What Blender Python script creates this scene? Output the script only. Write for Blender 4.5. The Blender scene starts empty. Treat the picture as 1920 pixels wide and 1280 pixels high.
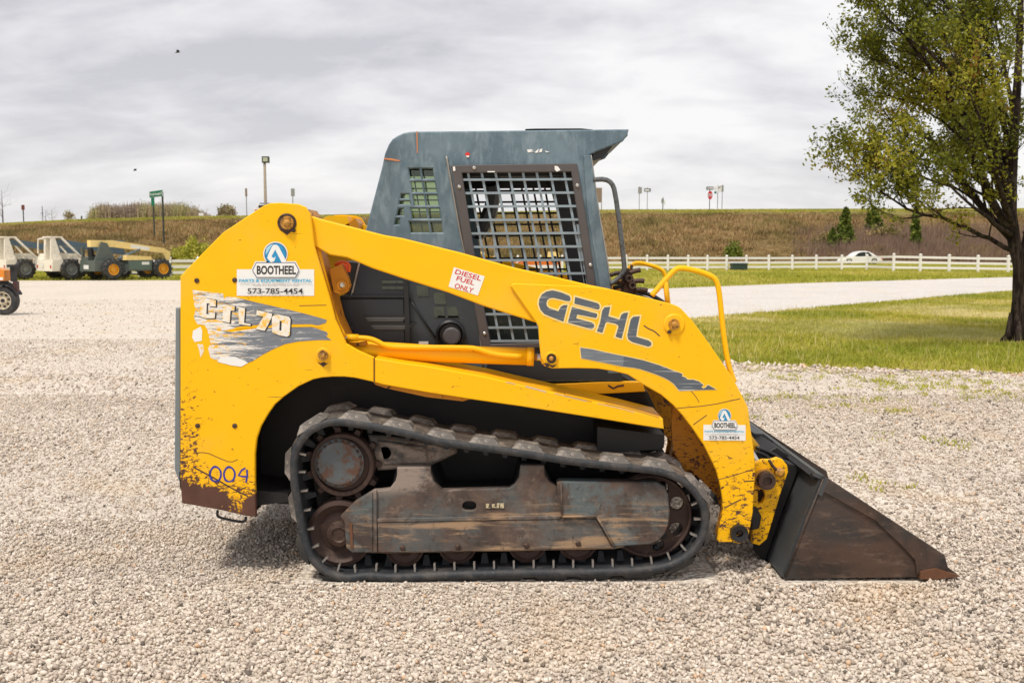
import bpy, math, random
import numpy as np
from mathutils import Vector, Matrix, Euler, noise as mnoise
from mathutils.geometry import tessellate_polygon

# ------------------------------------------------------------------ camera, world, sun, exposure
scene = bpy.context.scene
FPX = 35.0 / 36.0 * 1920.0
PITCH = math.atan(175.0 / FPX)
CY, CZ = -4.525, 1.55
cam_data = bpy.data.cameras.new('camera')
cam_data.lens = 35.0; cam_data.sensor_width = 36.0
cam_data.clip_start = 0.05; cam_data.clip_end = 6000.0
cam_data.dof.use_dof = True; cam_data.dof.focus_distance = 4.7; cam_data.dof.aperture_fstop = 7.1
cam = bpy.data.objects.new('camera', cam_data)
cam.location = (0, CY, CZ); cam.rotation_euler = (math.pi / 2 - PITCH, 0, 0)
scene.collection.objects.link(cam); scene.camera = cam

SUN_EL, SUN_AZ = math.radians(62), math.radians(215)      # azimuth from +Y (north) clockwise; the sun stands behind the camera, a little left
world = bpy.data.worlds.new('World'); scene.world = world; world.use_nodes = True
wt = world.node_tree; wt.nodes.clear()
def wn(t, **k):
    n = wt.nodes.new(t)
    for a, b in k.items(): setattr(n, a, b)
    return n
sky = wn('ShaderNodeTexSky', sky_type='NISHITA', sun_disc=False, sun_elevation=SUN_EL, sun_rotation=SUN_AZ)
bg = wn('ShaderNodeBackground'); wo = wn('ShaderNodeOutputWorld')
tc = wn('ShaderNodeTexCoord'); sep = wn('ShaderNodeSeparateXYZ')
wt.links.new(tc.outputs['Generated'], sep.inputs[0])
def wmath(op, a, b=None, c=None):
    n = wn('ShaderNodeMath', operation=op)
    for i, v in enumerate((a, b, c)):
        if v is None: continue
        if isinstance(v, (int, float)): n.inputs[i].default_value = v
        else: wt.links.new(v, n.inputs[i])
    return n.outputs[0]
zz = wmath('ADD', wmath('MAXIMUM', sep.outputs[2], 0.0), 0.34)
cu = wmath('DIVIDE', sep.outputs[0], zz); cv = wmath('DIVIDE', sep.outputs[1], zz)
comb = wn('ShaderNodeCombineXYZ'); wt.links.new(cu, comb.inputs[0]); wt.links.new(cv, comb.inputs[1])
def wnoise(scale, detail, rough, dist, off):
    mp = wn('ShaderNodeMapping'); mp.inputs['Location'].default_value = off
    mp.inputs['Scale'].default_value = (0.8, 1.25, 1)
    wt.links.new(comb.outputs[0], mp.inputs[0])
    n = wn('ShaderNodeTexNoise'); n.inputs['Scale'].default_value = scale; n.inputs['Detail'].default_value = detail
    n.inputs['Roughness'].default_value = rough; n.inputs['Distortion'].default_value = dist
    wt.links.new(mp.outputs[0], n.inputs['Vector'])
    return n.outputs['Fac']
n1 = wnoise(1.7, 7, 0.52, 0.15, (3.1, 0.4, 0)); n2 = wnoise(5.0, 5, 0.55, 0.3, (7.7, 2.2, 0))
cl = wmath('ADD', wmath('MULTIPLY', n1, 0.62), wmath('MULTIPLY', n2, 0.38))
cl = wmath('ADD', cl, wmath('MULTIPLY', sep.outputs[0], 0.13))       # thinner cloud to the right of the view
ramp = wn('ShaderNodeValToRGB')
e = ramp.color_ramp.elements
e[0].position = 0.395; e[0].color = (0.57, 0.56, 0.59, 1)
e[1].position = 0.605; e[1].color = (0.96, 0.94, 0.93, 1)
m = ramp.color_ramp.elements.new(0.505); m.color = (0.79, 0.775, 0.79, 1)
wt.links.new(cl, ramp.inputs[0])
hz = wmath('POWER', wmath('SUBTRACT', 1.0, wmath('MINIMUM', wmath('MAXIMUM', sep.outputs[2], 0.0), 1.0)), 9.0)
mixh = wn('ShaderNodeMix', data_type='RGBA')
wt.links.new(wmath('MULTIPLY', hz, 0.6), mixh.inputs['Factor'])
wt.links.new(ramp.outputs[0], mixh.inputs['A']); mixh.inputs['B'].default_value = (0.92, 0.895, 0.885, 1)
CLOUD = 4.75
scl = wn('ShaderNodeVectorMath', operation='SCALE'); scl.inputs['Scale'].default_value = CLOUD
wt.links.new(mixh.outputs['Result'], scl.inputs[0])
mixs = wn('ShaderNodeMix', data_type='RGBA'); mixs.inputs['Factor'].default_value = 0.94
wt.links.new(sky.outputs[0], mixs.inputs['A']); wt.links.new(scl.outputs[0], mixs.inputs['B'])
wt.links.new(mixs.outputs['Result'], bg.inputs['Color']); bg.inputs['Strength'].default_value = 0.1
wt.links.new(bg.outputs[0], wo.inputs['Surface'])

sd = bpy.data.lights.new('sun', 'SUN'); sd.energy = 1.5; sd.angle = math.radians(11); sd.color = (1.0, 0.925, 0.82)
sun = bpy.data.objects.new('sun', sd)
sdir = Vector((math.sin(SUN_AZ) * math.cos(SUN_EL), math.cos(SUN_AZ) * math.cos(SUN_EL), math.sin(SUN_EL)))
sun.rotation_euler = sdir.to_track_quat('Z', 'Y').to_euler(); sun.location = (0, 0, 20)
scene.collection.objects.link(sun)
vs = scene.view_settings
vs.view_transform = 'Standard'; vs.look = 'None'; vs.gamma = 1.0; vs.use_curve_mapping = False
vs.exposure = 1.10

# ------------------------------------------------------------------ helpers
C = scene.collection
SP, CP = math.sin(PITCH), math.cos(PITCH)
def ray(px, py):
    a, b = (px - 960.0) / FPX, (640.0 - py) / FPX
    return Vector((a, CP + b * SP, -SP + b * CP))
def W(px, py, Y):
    d = ray(px, py); t = (Y - CY) / d.y
    return Vector((d.x * t, Y, CZ + d.z * t))
def G(px, py, z=0.0):
    d = ray(px, py); t = (z - CZ) / d.z
    return Vector((d.x * t, CY + d.y * t, z))
def ppm(Y): return FPX / (Y - CY)

def tag(o, label=None, cat=None, group=None, kind=None):
    if label: o['label'] = label
    if cat: o['category'] = cat
    if group: o['group'] = group
    if kind: o['kind'] = kind
    return o
def thing(name, loc, label, cat, group=None, rz=0.0):
    o = bpy.data.objects.new(name, None); C.objects.link(o)
    o.location = loc; o.rotation_euler = (0, 0, rz); o.empty_display_size = 0.2
    return tag(o, label, cat, group)
def rootloc(p):
    while p.parent: p = p.parent
    return Vector(p.location)
def link(name, verts, faces, mat, parent=None, smooth=False, local=False):
    """one mesh object; verts are world points unless local"""
    me = bpy.data.meshes.new(name)
    if parent is not None and not local:
        L = rootloc(parent); verts = [(v[0] - L.x, v[1] - L.y, v[2] - L.z) for v in verts]
    me.from_pydata([tuple(v) for v in verts], [], faces); me.update()
    if smooth:
        me.polygons.foreach_set('use_smooth', [True] * len(me.polygons))
    mats = mat if isinstance(mat, (list, tuple)) else [mat]
    for mm in mats: me.materials.append(mm)
    o = bpy.data.objects.new(name, me); C.objects.link(o)
    if parent is not None: o.parent = parent
    return o
def copy_tree(o, parent=None):
    c = o.copy(); C.objects.link(c)
    if parent is not None: c.parent = parent
    for ch in list(o.children): copy_tree(ch, c)
    return c

class MB:
    def __init__(s): s.v = []; s.f = []
    def add(s, v, f):
        n = len(s.v); s.v += [tuple(x) for x in v]; s.f += [tuple(i + n for i in q) for q in f]
        return s
    def box(s, a, b, bev=0.0):
        x0, y0, z0 = a; x1, y1, z1 = b
        return s.add([(x0,y0,z0),(x1,y0,z0),(x1,y1,z0),(x0,y1,z0),(x0,y0,z1),(x1,y0,z1),(x1,y1,z1),(x0,y1,z1)],
                     [(0,3,2,1),(4,5,6,7),(0,1,5,4),(1,2,6,5),(2,3,7,6),(3,0,4,7)])
    def tube(s, pts, r, sides=8, closed=False, caps=True):
        pts = [Vector(p) for p in pts]; n = len(pts)
        rs = r if isinstance(r, (list, tuple)) else [r] * n
        tang = []
        for i in range(n):
            a = pts[(i - 1) % n] if (closed or i > 0) else pts[i]
            b = pts[(i + 1) % n] if (closed or i < n - 1) else pts[i]
            t = b - a; tang.append(t.normalized() if t.length > 1e-9 else Vector((0, 0, 1)))
        ref = Vector((0, 1, 0)) if abs(tang[0].y) < 0.9 else Vector((1, 0, 0))
        u = tang[0].cross(ref).normalized(); vv = []
        for i in range(n):
            t = tang[i]; u = (u - t * u.dot(t))
            u = u.normalized() if u.length > 1e-6 else t.orthogonal().normalized()
            w = t.cross(u)
            for k in range(sides):
                a = 2 * math.pi * k / sides
                vv.append(pts[i] + (u * math.cos(a) + w * math.sin(a)) * rs[i])
        ff = []
        for i in range(n if closed else n - 1):
            j = (i + 1) % n
            for k in range(sides):
                k2 = (k + 1) % sides
                ff.append((i * sides + k, i * sides + k2, j * sides + k2, j * sides + k))
        if caps and not closed:
            ff.append(tuple(range(sides - 1, -1, -1))); ff.append(tuple((n - 1) * sides + k for k in range(sides)))
        return s.add(vv, ff)
    def lathe(s, c, prof, seg=32, axis='Y', caps=True):
        """prof: list of (radius, offset along axis)"""
        c = Vector(c); vv = []; ff = []
        for r, o in prof:
            for k in range(seg):
                a = 2 * math.pi * k / seg; p, q = r * math.cos(a), r * math.sin(a)
                vv.append(c + (Vector((p, o, q)) if axis == 'Y' else Vector((p, q, o)) if axis == 'Z' else Vector((o, p, q))))
        for i in range(len(prof) - 1):
            for k in range(seg):
                k2 = (k + 1) % seg
                ff.append((i * seg + k, i * seg + k2, (i + 1) * seg + k2, (i + 1) * seg + k))
        if caps: ff.append(tuple(range(seg - 1, -1, -1))); ff.append(tuple((len(prof) - 1) * seg + k for k in range(seg)))
        return s.add(vv, ff)
    def build(s, name, mat, parent=None, smooth=False, local=False):
        o = link(name, s.v, s.f, mat, parent, smooth, local)
        return o

def area2(p): return sum(p[i][0] * p[(i + 1) % len(p)][1] - p[(i + 1) % len(p)][0] * p[i][1] for i in range(len(p)))
def offset_poly(pts, d):
    """positive d grows a polygon"""
    n = len(pts); s = 1 if area2(pts) > 0 else -1; out = []
    for i in range(n):
        a, b, c = Vector(pts[i - 1][:2]), Vector(pts[i][:2]), Vector(pts[(i + 1) % n][:2])
        e1, e2 = (b - a), (c - b)
        if e1.length < 1e-9 or e2.length < 1e-9: out.append(tuple(b)); continue
        e1.normalize(); e2.normalize()
        n1_, n2_ = Vector((e1.y, -e1.x)) * s, Vector((e2.y, -e2.x)) * s
        m_ = n1_ + n2_
        if m_.length < 0.3: out.append(tuple(b + n1_ * d)); continue
        m_.normalize(); k = min(1 / max(m_.dot(n1_), 0.4), 2.0)
        out.append(tuple(b + m_ * d * k))
    return out
def smooth_poly(pts, it=1, closed=True):
    for _ in range(it):
        o = []; n = len(pts)
        for i in range(n if closed else n - 1):
            a, b = pts[i], pts[(i + 1) % n]
            o.append(tuple(a[k] * .75 + b[k] * .25 for k in range(2))); o.append(tuple(a[k] * .25 + b[k] * .75 for k in range(2)))
        if not closed: o = [pts[0]] + o + [pts[-1]]
        pts = o
    return pts
def prism_xz(mb, loops, Y, depth, bevel=0.0):
    """loops: outer polygon then holes, in world x,z; faces the camera at Y, goes back by depth"""
    front = [offset_poly(l, -bevel if i == 0 else bevel) if bevel else l for i, l in enumerate(loops)]
    flat = [p for l in front for p in l]; full = [p for l in loops for p in l]
    n = len(flat)
    tris = tessellate_polygon([[Vector((p[0], p[1], 0)) for p in l] for l in front])
    v = [(p[0], Y, p[1]) for p in flat]; f = []
    for t in tris:
        a, b, c = [flat[i] for i in t]
        s = (b[0]-a[0])*(c[1]-a[1]) - (b[1]-a[1])*(c[0]-a[0])
        if abs(s) < 1e-12: continue
        f.append(tuple(t) if s > 0 else (t[0], t[2], t[1]))
    if depth > 0:
        if bevel:
            v += [(p[0], Y + bevel, p[1]) for p in full]; layers = [0, n, 2 * n]
        else: layers = [0, n]
        v += [(p[0], Y + depth, p[1]) for p in full]
        last = layers[-1]
        f += [tuple(last + i for i in reversed(q)) for q in list(f)]
        base = 0
        for li, l in enumerate(loops):
            m_ = len(l); ccw = (area2(l) > 0) == (li == 0)
            for i in range(m_):
                j = (i + 1) % m_
                for A, B in zip(layers[:-1], layers[1:]):
                    q = (A + base + i, B + base + i, B + base + j, A + base + j)
                    f.append(q if ccw else q[::-1])
            base += m_
    mb.add(v, f)
def unp(poly, Y): return [(lambda w: (w.x, w.z))(W(p[0], p[1], Y)) for p in poly]
MIRROR = 1.80
def plate(name, poly, Y, depth, mat, parent, holes=(), bevel=0.0, mirror=False):
    """traced outline set at its real distance Y with real thickness; mirror=True builds its twin on the far side of the loader"""
    mb = MB(); loops = [unp(poly, Y)] + [unp(h, Y) for h in holes]
    if mirror: prism_xz(mb, loops, MIRROR - Y - depth, depth, 0)
    else: prism_xz(mb, loops, Y, depth, bevel)
    return mb.build(name, mat, parent)
def tubepx(name, pts, Y, rpx, mat, parent, sides=10, mirror=False, smooth_it=1, closed=False):
    pts = smooth_poly(pts, smooth_it, closed) if smooth_it else pts
    Yl = Y if callable(Y) else (lambda t: Y)
    n = len(pts); P = []
    for i, p in enumerate(pts):
        y = Yl(i / max(1, n - 1)); w = W(p[0], p[1], y)
        if mirror: w = Vector((w.x, MIRROR - w.y, w.z))
        P.append(w)
    r = rpx / ppm(Yl(0.5))
    return MB().tube(P, r, sides, closed).build(name, mat, parent, smooth=True)
def lathepx(name, c, rp, prof, Y, mat, parent, seg=32, mirror=False, smooth=False):
    """prof: (fraction of radius, metres from Y towards the far side)"""
    w = W(c[0], c[1], Y); R = rp / ppm(Y)
    if mirror: w.y = MIRROR - w.y; prof = [(a, -b) for a, b in prof]
    return MB().lathe(w, [(max(a * R, 1e-4), b) for a, b in prof], seg).build(name, mat, parent, smooth)
def fit_text(name, s, TL, TR, BL, Y, mat, parent, bold=0.0):
    cu_ = bpy.data.curves.new('t', 'FONT'); cu_.body = s; cu_.size = 1.0; cu_.offset = bold; cu_.resolution_u = 3
    to = bpy.data.objects.new('t', cu_); C.objects.link(to)
    bpy.context.view_layer.update()
    dg = bpy.context.evaluated_depsgraph_get(); me = bpy.data.meshes.new_from_object(to.evaluated_get(dg))
    co = [v.co.copy() for v in me.vertices]; fs = [tuple(p.vertices) for p in me.polygons]
    bpy.data.objects.remove(to); bpy.data.curves.remove(cu_); bpy.data.meshes.remove(me)
    x0, x1 = min(c.x for c in co), max(c.x for c in co); y0, y1 = min(c.y for c in co), max(c.y for c in co)
    V = []
    for c in co:
        u, v = (c.x - x0) / (x1 - x0), (y1 - c.y) / (y1 - y0)
        px = TL[0] + (TR[0] - TL[0]) * u + (BL[0] - TL[0]) * v; py = TL[1] + (TR[1] - TL[1]) * u + (BL[1] - TL[1]) * v
        V.append(W(px, py, Y))
    return link(name, V, fs, mat, parent)
def npmesh(name, co, faces, mat, kind=None, tint=None, parent=None, smooth=False):
    """big joined meshes from arrays; faces (n,3); tint: one value per vertex, stored as attribute"""
    me = bpy.data.meshes.new(name); co = np.asarray(co, np.float32); faces = np.asarray(faces, np.int32)
    k = faces.shape[1]
    if parent is not None:
        L = rootloc(parent); co = co - np.array([L.x, L.y, L.z], np.float32)
    me.vertices.add(len(co)); me.vertices.foreach_set('co', co.ravel())
    me.loops.add(faces.size); me.loops.foreach_set('vertex_index', faces.ravel())
    me.polygons.add(len(faces)); me.polygons.foreach_set('loop_start', np.arange(0, faces.size, k, dtype=np.int32))
    me.polygons.foreach_set('loop_total', np.full(len(faces), k, np.int32))
    if smooth: me.polygons.foreach_set('use_smooth', np.ones(len(faces), bool))
    if tint is not None:
        a = me.attributes.new('tint', 'FLOAT', 'POINT'); a.data.foreach_set('value', np.asarray(tint, np.float32))
    me.update(calc_edges=True); me.materials.append(mat)
    o = bpy.data.objects.new(name, me); C.objects.link(o)
    if parent is not None: o.parent = parent
    if kind: o['kind'] = kind
    return o

# ------------------------------------------------------------------ materials
class NB:
    def __init__(s, name):
        s.m = bpy.data.materials.new(name); s.m.use_nodes = True; s.t = s.m.node_tree; s.t.nodes.clear()
        s.out = s.n('ShaderNodeOutputMaterial'); s.p = s.n('ShaderNodeBsdfPrincipled'); s.l(s.p.outputs[0], s.out.inputs['Surface'])
        s.tc = s.n('ShaderNodeTexCoord'); s.obj = s.tc.outputs['Object']; s.x = s.n('ShaderNodeSeparateXYZ'); s.l(s.obj, s.x.inputs[0])
    def n(s, t, **k):
        q = s.t.nodes.new(t)
        for a, b in k.items(): setattr(q, a, b)
        return q
    def l(s, a, b): s.t.links.new(a, b)
    def put(s, sock, v):
        if isinstance(v, (int, float)): sock.default_value = v
        elif isinstance(v, (tuple, list)): sock.default_value = (tuple(v) + (1,))[:len(sock.default_value)]
        else: s.l(v, sock)
    def math(s, op, a, b=0.0, clamp=False):
        q = s.n('ShaderNodeMath', operation=op, use_clamp=clamp); s.put(q.inputs[0], a); s.put(q.inputs[1], b); return q.outputs[0]
    def step(s, v, lo, hi):
        q = s.n('ShaderNodeMapRange', interpolation_type='SMOOTHSTEP'); s.put(q.inputs['Value'], v)
        s.put(q.inputs['From Min'], lo); s.put(q.inputs['From Max'], hi); return q.outputs[0]
    def vec(s, scale=(1, 1, 1), rot=(0, 0, 0), loc=(0, 0, 0), src=None):
        q = s.n('ShaderNodeMapping'); s.l(src or s.obj, q.inputs[0]); q.inputs['Scale'].default_value = scale
        q.inputs['Rotation'].default_value = rot; q.inputs['Location'].default_value = loc; return q.outputs[0]
    def noise(s, scale, detail=4, rough=.55, dist=0, v=None, col=False):
        q = s.n('ShaderNodeTexNoise'); s.l(v or s.obj, q.inputs['Vector']); q.inputs['Scale'].default_value = scale
        q.inputs['Detail'].default_value = detail; q.inputs['Roughness'].default_value = rough; q.inputs['Distortion'].default_value = dist
        return q.outputs['Color' if col else 'Fac']
    def voro(s, scale, v=None, feature='F1', out='Distance'):
        q = s.n('ShaderNodeTexVoronoi', feature=feature); s.l(v or s.obj, q.inputs['Vector']); q.inputs['Scale'].default_value = scale
        return q.outputs[out]
    def mix(s, f, a, b):
        q = s.n('ShaderNodeMix', data_type='RGBA'); s.put(q.inputs['Factor'], f); s.put(q.inputs['A'], a); s.put(q.inputs['B'], b)
        return q.outputs['Result']
    def ramp(s, f, stops):
        q = s.n('ShaderNodeValToRGB'); s.put(q.inputs[0], f); el = q.color_ramp.elements
        while len(el) < len(stops): el.new(0.5)
        for e_, (p, c) in zip(el, stops): e_.position = p; e_.color = tuple(c) + (1,)
        return q.outputs[0]
    def attr(s, name):
        q = s.n('ShaderNodeAttribute', attribute_name=name); return q.outputs['Fac']
    def bump(s, h, strength=.3, dist=.01):
        q = s.n('ShaderNodeBump'); q.inputs['Strength'].default_value = strength; q.inputs['Distance'].default_value = dist
        s.l(h, q.inputs['Height']); s.l(q.outputs[0], s.p.inputs['Normal'])
    def fin(s, col, rough=.5, metal=0.0, spec=None):
        s.put(s.p.inputs['Base Color'], col); s.put(s.p.inputs['Roughness'], rough); s.put(s.p.inputs['Metallic'], metal)
        if spec is not None: s.p.inputs['Specular IOR Level'].default_value = spec
        return s.m
def simple(name, col, rough=.5, metal=0, var=.25, scale=8, dirt=None, dirt_amt=.45, bump=0):
    b = NB(name); n_ = b.noise(scale, 5, .6)
    d = tuple(max(0, c * (1 - var)) for c in col); u = tuple(min(1, c * (1 + var)) for c in col)
    c_ = b.mix(n_, d, u)
    if dirt:
        k = b.step(b.noise(scale * 1.7, 6, .65, 0.4), 1 - dirt_amt, 1 - dirt_amt + .18); c_ = b.mix(k, c_, dirt)
    if bump: b.bump(b.noise(scale * 6, 4), bump, .004)
    return b.fin(c_, b.math('ADD', b.math('MULTIPLY', n_, .2), rough - .1), metal)
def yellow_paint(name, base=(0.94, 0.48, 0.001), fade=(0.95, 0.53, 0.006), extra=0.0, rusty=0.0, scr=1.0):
    b = NB(name); x, z = b.x.outputs[0], b.x.outputs[2]
    big = b.noise(1.6, 3, .5)
    c_ = b.mix(big, base, fade)
    c_ = b.mix(b.math('MULTIPLY', b.noise(14, 4, .6), .12), c_, (0.62, 0.26, 0.01))
    # where the machine really gets knocked: rear bottom corner, rear edge, lower arm end
    corner = b.math('MULTIPLY', b.step(z, 0.62, 0.36), b.step(x, -1.0, -1.2))
    rear = b.math('MULTIPLY', b.step(x, -1.40, -1.49), b.step(z, 1.25, .45))
    arm = b.math('MULTIPLY', b.step(z, 0.95, 0.25), b.math('MULTIPLY', b.step(x, 0.6, 0.8), .75))
    w = b.math('MAXIMUM', b.math('MAXIMUM', corner, rear), arm)
    w = b.math('ADD', w, extra)
    th = b.math('SUBTRACT', 0.735, b.math('MULTIPLY', w, 0.165))
    nf = b.noise(40, 6, .68, .8, b.vec((.9, 1, 1.4), (0, .6, 0)))
    chip = b.step(nf, th, b.math('ADD', th, .018))
    # scratches: thin contour lines of a stretched noise, broken up
    def scratch(rot, sc, seed, k):
        a = b.noise(1, 2, .5, 0, b.vec((sc, 1, sc * 38), (0, rot, 0), (seed, seed, 0)))
        t_ = b.math('SUBTRACT', .80, b.math('MULTIPLY', w, .10))
        ln = b.step(a, t_, b.math('ADD', t_, .02))
        br = b.step(b.noise(5, 3, .6, 0, b.vec(loc=(seed * 2, 0, 3))), .42, .50)
        return b.math('MULTIPLY', b.math('MULTIPLY', ln, br), k)
    s1 = scratch(.55, 5.0, 1.3, scr); s2 = scratch(-.35, 7.0, 4.1, scr)
    patch = b.step(b.noise(6, 6, .7, .5, b.vec(loc=(2, 0, 5))), b.math('SUBTRACT', 0.86, b.math('MULTIPLY', b.math('ADD', b.math('MULTIPLY', b.math('MULTIPLY', corner, b.math('ADD', .86, b.math('MULTIPLY', b.step(x, -1.34, -1.48), .34))), b.math('MAXIMUM', b.step(b.math('ADD', z, b.math('MULTIPLY', x, .35)), .14, -.10), b.math('MULTIPLY', b.step(z, .47, .33), .75))), rusty), .44)), b.math('SUBTRACT', 0.89, b.math('MULTIPLY', b.math('ADD', b.math('MULTIPLY', b.math('MULTIPLY', corner, b.math('ADD', .86, b.math('MULTIPLY', b.step(x, -1.34, -1.48), .34))), b.math('MAXIMUM', b.step(b.math('ADD', z, b.math('MULTIPLY', x, .35)), .14, -.10), b.math('MULTIPLY', b.step(z, .47, .33), .75))), rusty), .44)))
    mk = b.math('MAXIMUM', b.math('MAXIMUM', chip, patch), b.math('MAXIMUM', s1, s2))
    dark = b.mix(b.noise(9, 4), (0.050, 0.026, 0.024), (0.16, 0.075, 0.05))
    # dust film
    c_ = b.mix(b.math('MULTIPLY', b.step(b.noise(3.2, 6, .65), .48, .76), .20), c_, (0.62, 0.40, 0.13))
    c_ = b.mix(b.math('MULTIPLY', b.step(nf, b.math('SUBTRACT', th, .045), th), .42), c_, (.42, .16, .02))
    c_ = b.mix(mk, c_, dark)
    b.bump(b.math('SUBTRACT', b.math('ADD', b.math('MULTIPLY', b.noise(2.6, 3), 3.0), b.math('MULTIPLY', b.noise(9, 3), .8)), mk), .4, .004)
    return b.fin(c_, b.math('ADD', b.math('MULTIPLY', mk, .35), b.math('ADD', .34, b.math('MULTIPLY', b.noise(6, 4), .18))), spec=.22)
YEL = yellow_paint('yellow_paint'); YELR = yellow_paint('scuffed_yellow_paint', extra=.36, rusty=.18, scr=1.0)
YELC = yellow_paint('cylinder_yellow', base=(.92, .46, .002), fade=(.94, .49, .008), extra=.2, scr=.3)
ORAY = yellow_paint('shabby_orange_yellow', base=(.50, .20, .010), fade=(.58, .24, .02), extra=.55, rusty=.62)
def cab_paint(name='cab_paint', a=(0.075, 0.122, 0.158), b_=(0.150, 0.215, 0.260)):
    b = NB(name)
    n_ = b.noise(3.4, 7, .68, .5); m_ = b.noise(26, 4, .6, .3, b.vec((1, 1, .35)))
    c_ = b.mix(b.step(n_, .3, .72), a, b_)
    c_ = b.mix(b.math('MULTIPLY', b.step(m_, .44, .72), .6), c_, (0.24, 0.31, 0.355))
    c_ = b.mix(b.math('MULTIPLY', b.step(b.noise(7, 6, .7, 0, b.vec((1, 1, .2), loc=(3, 1, 0))), .55, .7), .35), c_, (.045, .062, .075))
    k = b.step(b.noise(40, 3, .6), .745, .77)
    c_ = b.mix(k, c_, (.35, .13, .06))
    b.bump(b.noise(30, 3), .12, .002)
    return b.fin(c_, b.math('ADD', .38, b.math('MULTIPLY', n_, .25)))
CAB = cab_paint()
def undercarriage(name, a=(.030, .038, .042), blue=.5):
    b = NB(name); x, z = b.x.outputs[0], b.x.outputs[2]
    n_ = b.noise(5, 7, .68, .4); st = b.noise(9, 6, .7, .5, b.vec((.25, 1, 2.6)))
    c_ = b.mix(b.step(n_, .35, .62), (.125, .082, .062), (.058, .042, .035))
    c_ = b.mix(b.math('MULTIPLY', b.step(b.noise(2.6, 6, .7, .4, b.vec(loc=(4, 0, 1))), .44, .56), blue), c_, (.10, .125, .13))
    c_ = b.mix(b.math('MULTIPLY', b.step(st, .46, .62), b.step(z, .40, .30)), c_, (.34, .225, .135))
    c_ = b.mix(b.math('MULTIPLY', b.step(b.noise(4, 6, .7, 0, b.vec((.5, 1, 1.2), loc=(1, 7, 2))), .48, .58), b.math('MULTIPLY', b.step(z, .38, .44), b.step(x, .1, -.1))), c_, (.27, .215, .18))
    c_ = b.mix(b.math('MULTIPLY', b.step(b.noise(11, 6, .75), .55, .7), .55), c_, (.26, .205, .165))
    c_ = b.mix(b.math('MULTIPLY', b.step(b.noise(17, 6, .75, .5), .56, .66), .6), c_, (.034, .026, .023))
    c_ = b.mix(b.math('MULTIPLY', b.step(b.noise(13, 6, .8, .3, b.vec(loc=(5, 5, 5))), .62, .68), .8), c_, (.17, .06, .025))
    b.bump(b.math('ADD', b.noise(40, 5, .7), b.math('MULTIPLY', n_, .8)), .5, .004)
    return b.fin(c_, .78)
UND = undercarriage('muddy_steel'); UNB = undercarriage('muddy_blue_steel', blue=.95)
def rubber(name, dusty=.4, base=(.018, .021, .025), dust=(.22, .18, .145), up=False):
    b = NB(name)
    n_ = b.noise(9, 6, .7, .3)
    c_ = b.mix(b.math('MULTIPLY', b.step(n_, .42, .72), dusty), base, dust)
    c_ = b.mix(b.math('MULTIPLY', b.step(b.noise(60, 4, .7), .55, .7), dusty * .8), c_, dust)
    if up:
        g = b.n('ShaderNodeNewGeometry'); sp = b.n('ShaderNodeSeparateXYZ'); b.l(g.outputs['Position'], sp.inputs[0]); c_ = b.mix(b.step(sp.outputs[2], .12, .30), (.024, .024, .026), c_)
    b.bump(b.noise(50, 4), .3, .003)
    return b.fin(c_, b.math('ADD', .5, b.math('MULTIPLY', n_, .3)))
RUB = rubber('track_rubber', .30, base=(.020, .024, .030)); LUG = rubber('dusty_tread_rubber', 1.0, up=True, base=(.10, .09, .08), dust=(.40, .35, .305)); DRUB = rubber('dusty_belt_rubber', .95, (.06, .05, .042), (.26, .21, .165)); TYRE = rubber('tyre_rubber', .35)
def bucket_mat(name, grey=.4):
    b = NB(name); n_ = b.noise(3.2, 7, .66, .6)
    c_ = b.mix(b.step(n_, .35, .66), (.028, .022, .019), (.095, .055, .038))
    c_ = b.mix(b.math('MULTIPLY', b.step(b.noise(2.1, 4, .5, 0, b.vec(loc=(1, 2, 3))), .48, .58), grey), c_, (.045, .050, .054))
    c_ = b.mix(b.math('MULTIPLY', b.step(b.noise(9, 7, .78, .3, b.vec((.5, 1, 2.2), (0, -.5, 0))), .52, .66), .55), c_, (.20, .135, .10))
    c_ = b.mix(b.math('MULTIPLY', b.step(b.noise(50, 4, .7), .6, .72), .5), c_, (.20, .13, .09))
    b.bump(b.math('ADD', b.noise(34, 5, .7), b.math('MULTIPLY', n_, .7)), .35, .003)
    return b.fin(c_, b.math('ADD', .38, b.math('MULTIPLY', n_, .35)), .25)
BUC = bucket_mat('rusty_bucket_steel'); BUG = simple('grey_bucket_steel', (.060, .066, .070), .45, .2, .3, 5, (.10, .06, .045), .40, .2)
RUST = simple('bare_rusty_edge', (.15, .065, .032), .7, .2, .4, 20)
BLK = simple('black_plastic', (.012, .013, .016), .42, 0, .4, 12, (.05, .047, .045), .4)
BLKM = simple('black_body_steel', (.008, .008, .009), .6, 0, .4, 6, (.030, .026, .023), .40)
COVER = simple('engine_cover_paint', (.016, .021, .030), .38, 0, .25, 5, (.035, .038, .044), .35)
ARMSHADE = simple('arm_shade_blue', (.030, .040, .052), .35, 0, .35, 6, (.075, .088, .095), .42)  # dark blue standing in for the lift arm's shade on the cab side
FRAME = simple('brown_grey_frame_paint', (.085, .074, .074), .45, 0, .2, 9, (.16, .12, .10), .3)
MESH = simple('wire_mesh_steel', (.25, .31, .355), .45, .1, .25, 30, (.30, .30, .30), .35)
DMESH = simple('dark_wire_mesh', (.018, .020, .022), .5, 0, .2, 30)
SILV = simple('bright_steel', (.55, .54, .52), .3, .9, .2, 20, (.2, .15, .1), .35)
WORN = simple('worn_lug_steel', (.42, .39, .36), .4, .6, .3, 40, (.1, .07, .05), .5)
PIN = simple('greasy_pin_steel', (.075, .045, .034), .55, .4, .4, 25, (.02, .015, .012), .5, .2)
BOLTY = simple('dirty_yellow_bolt', (.50, .24, .03), .55, 0, .35, 30, (.07, .035, .02), .52)
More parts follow.
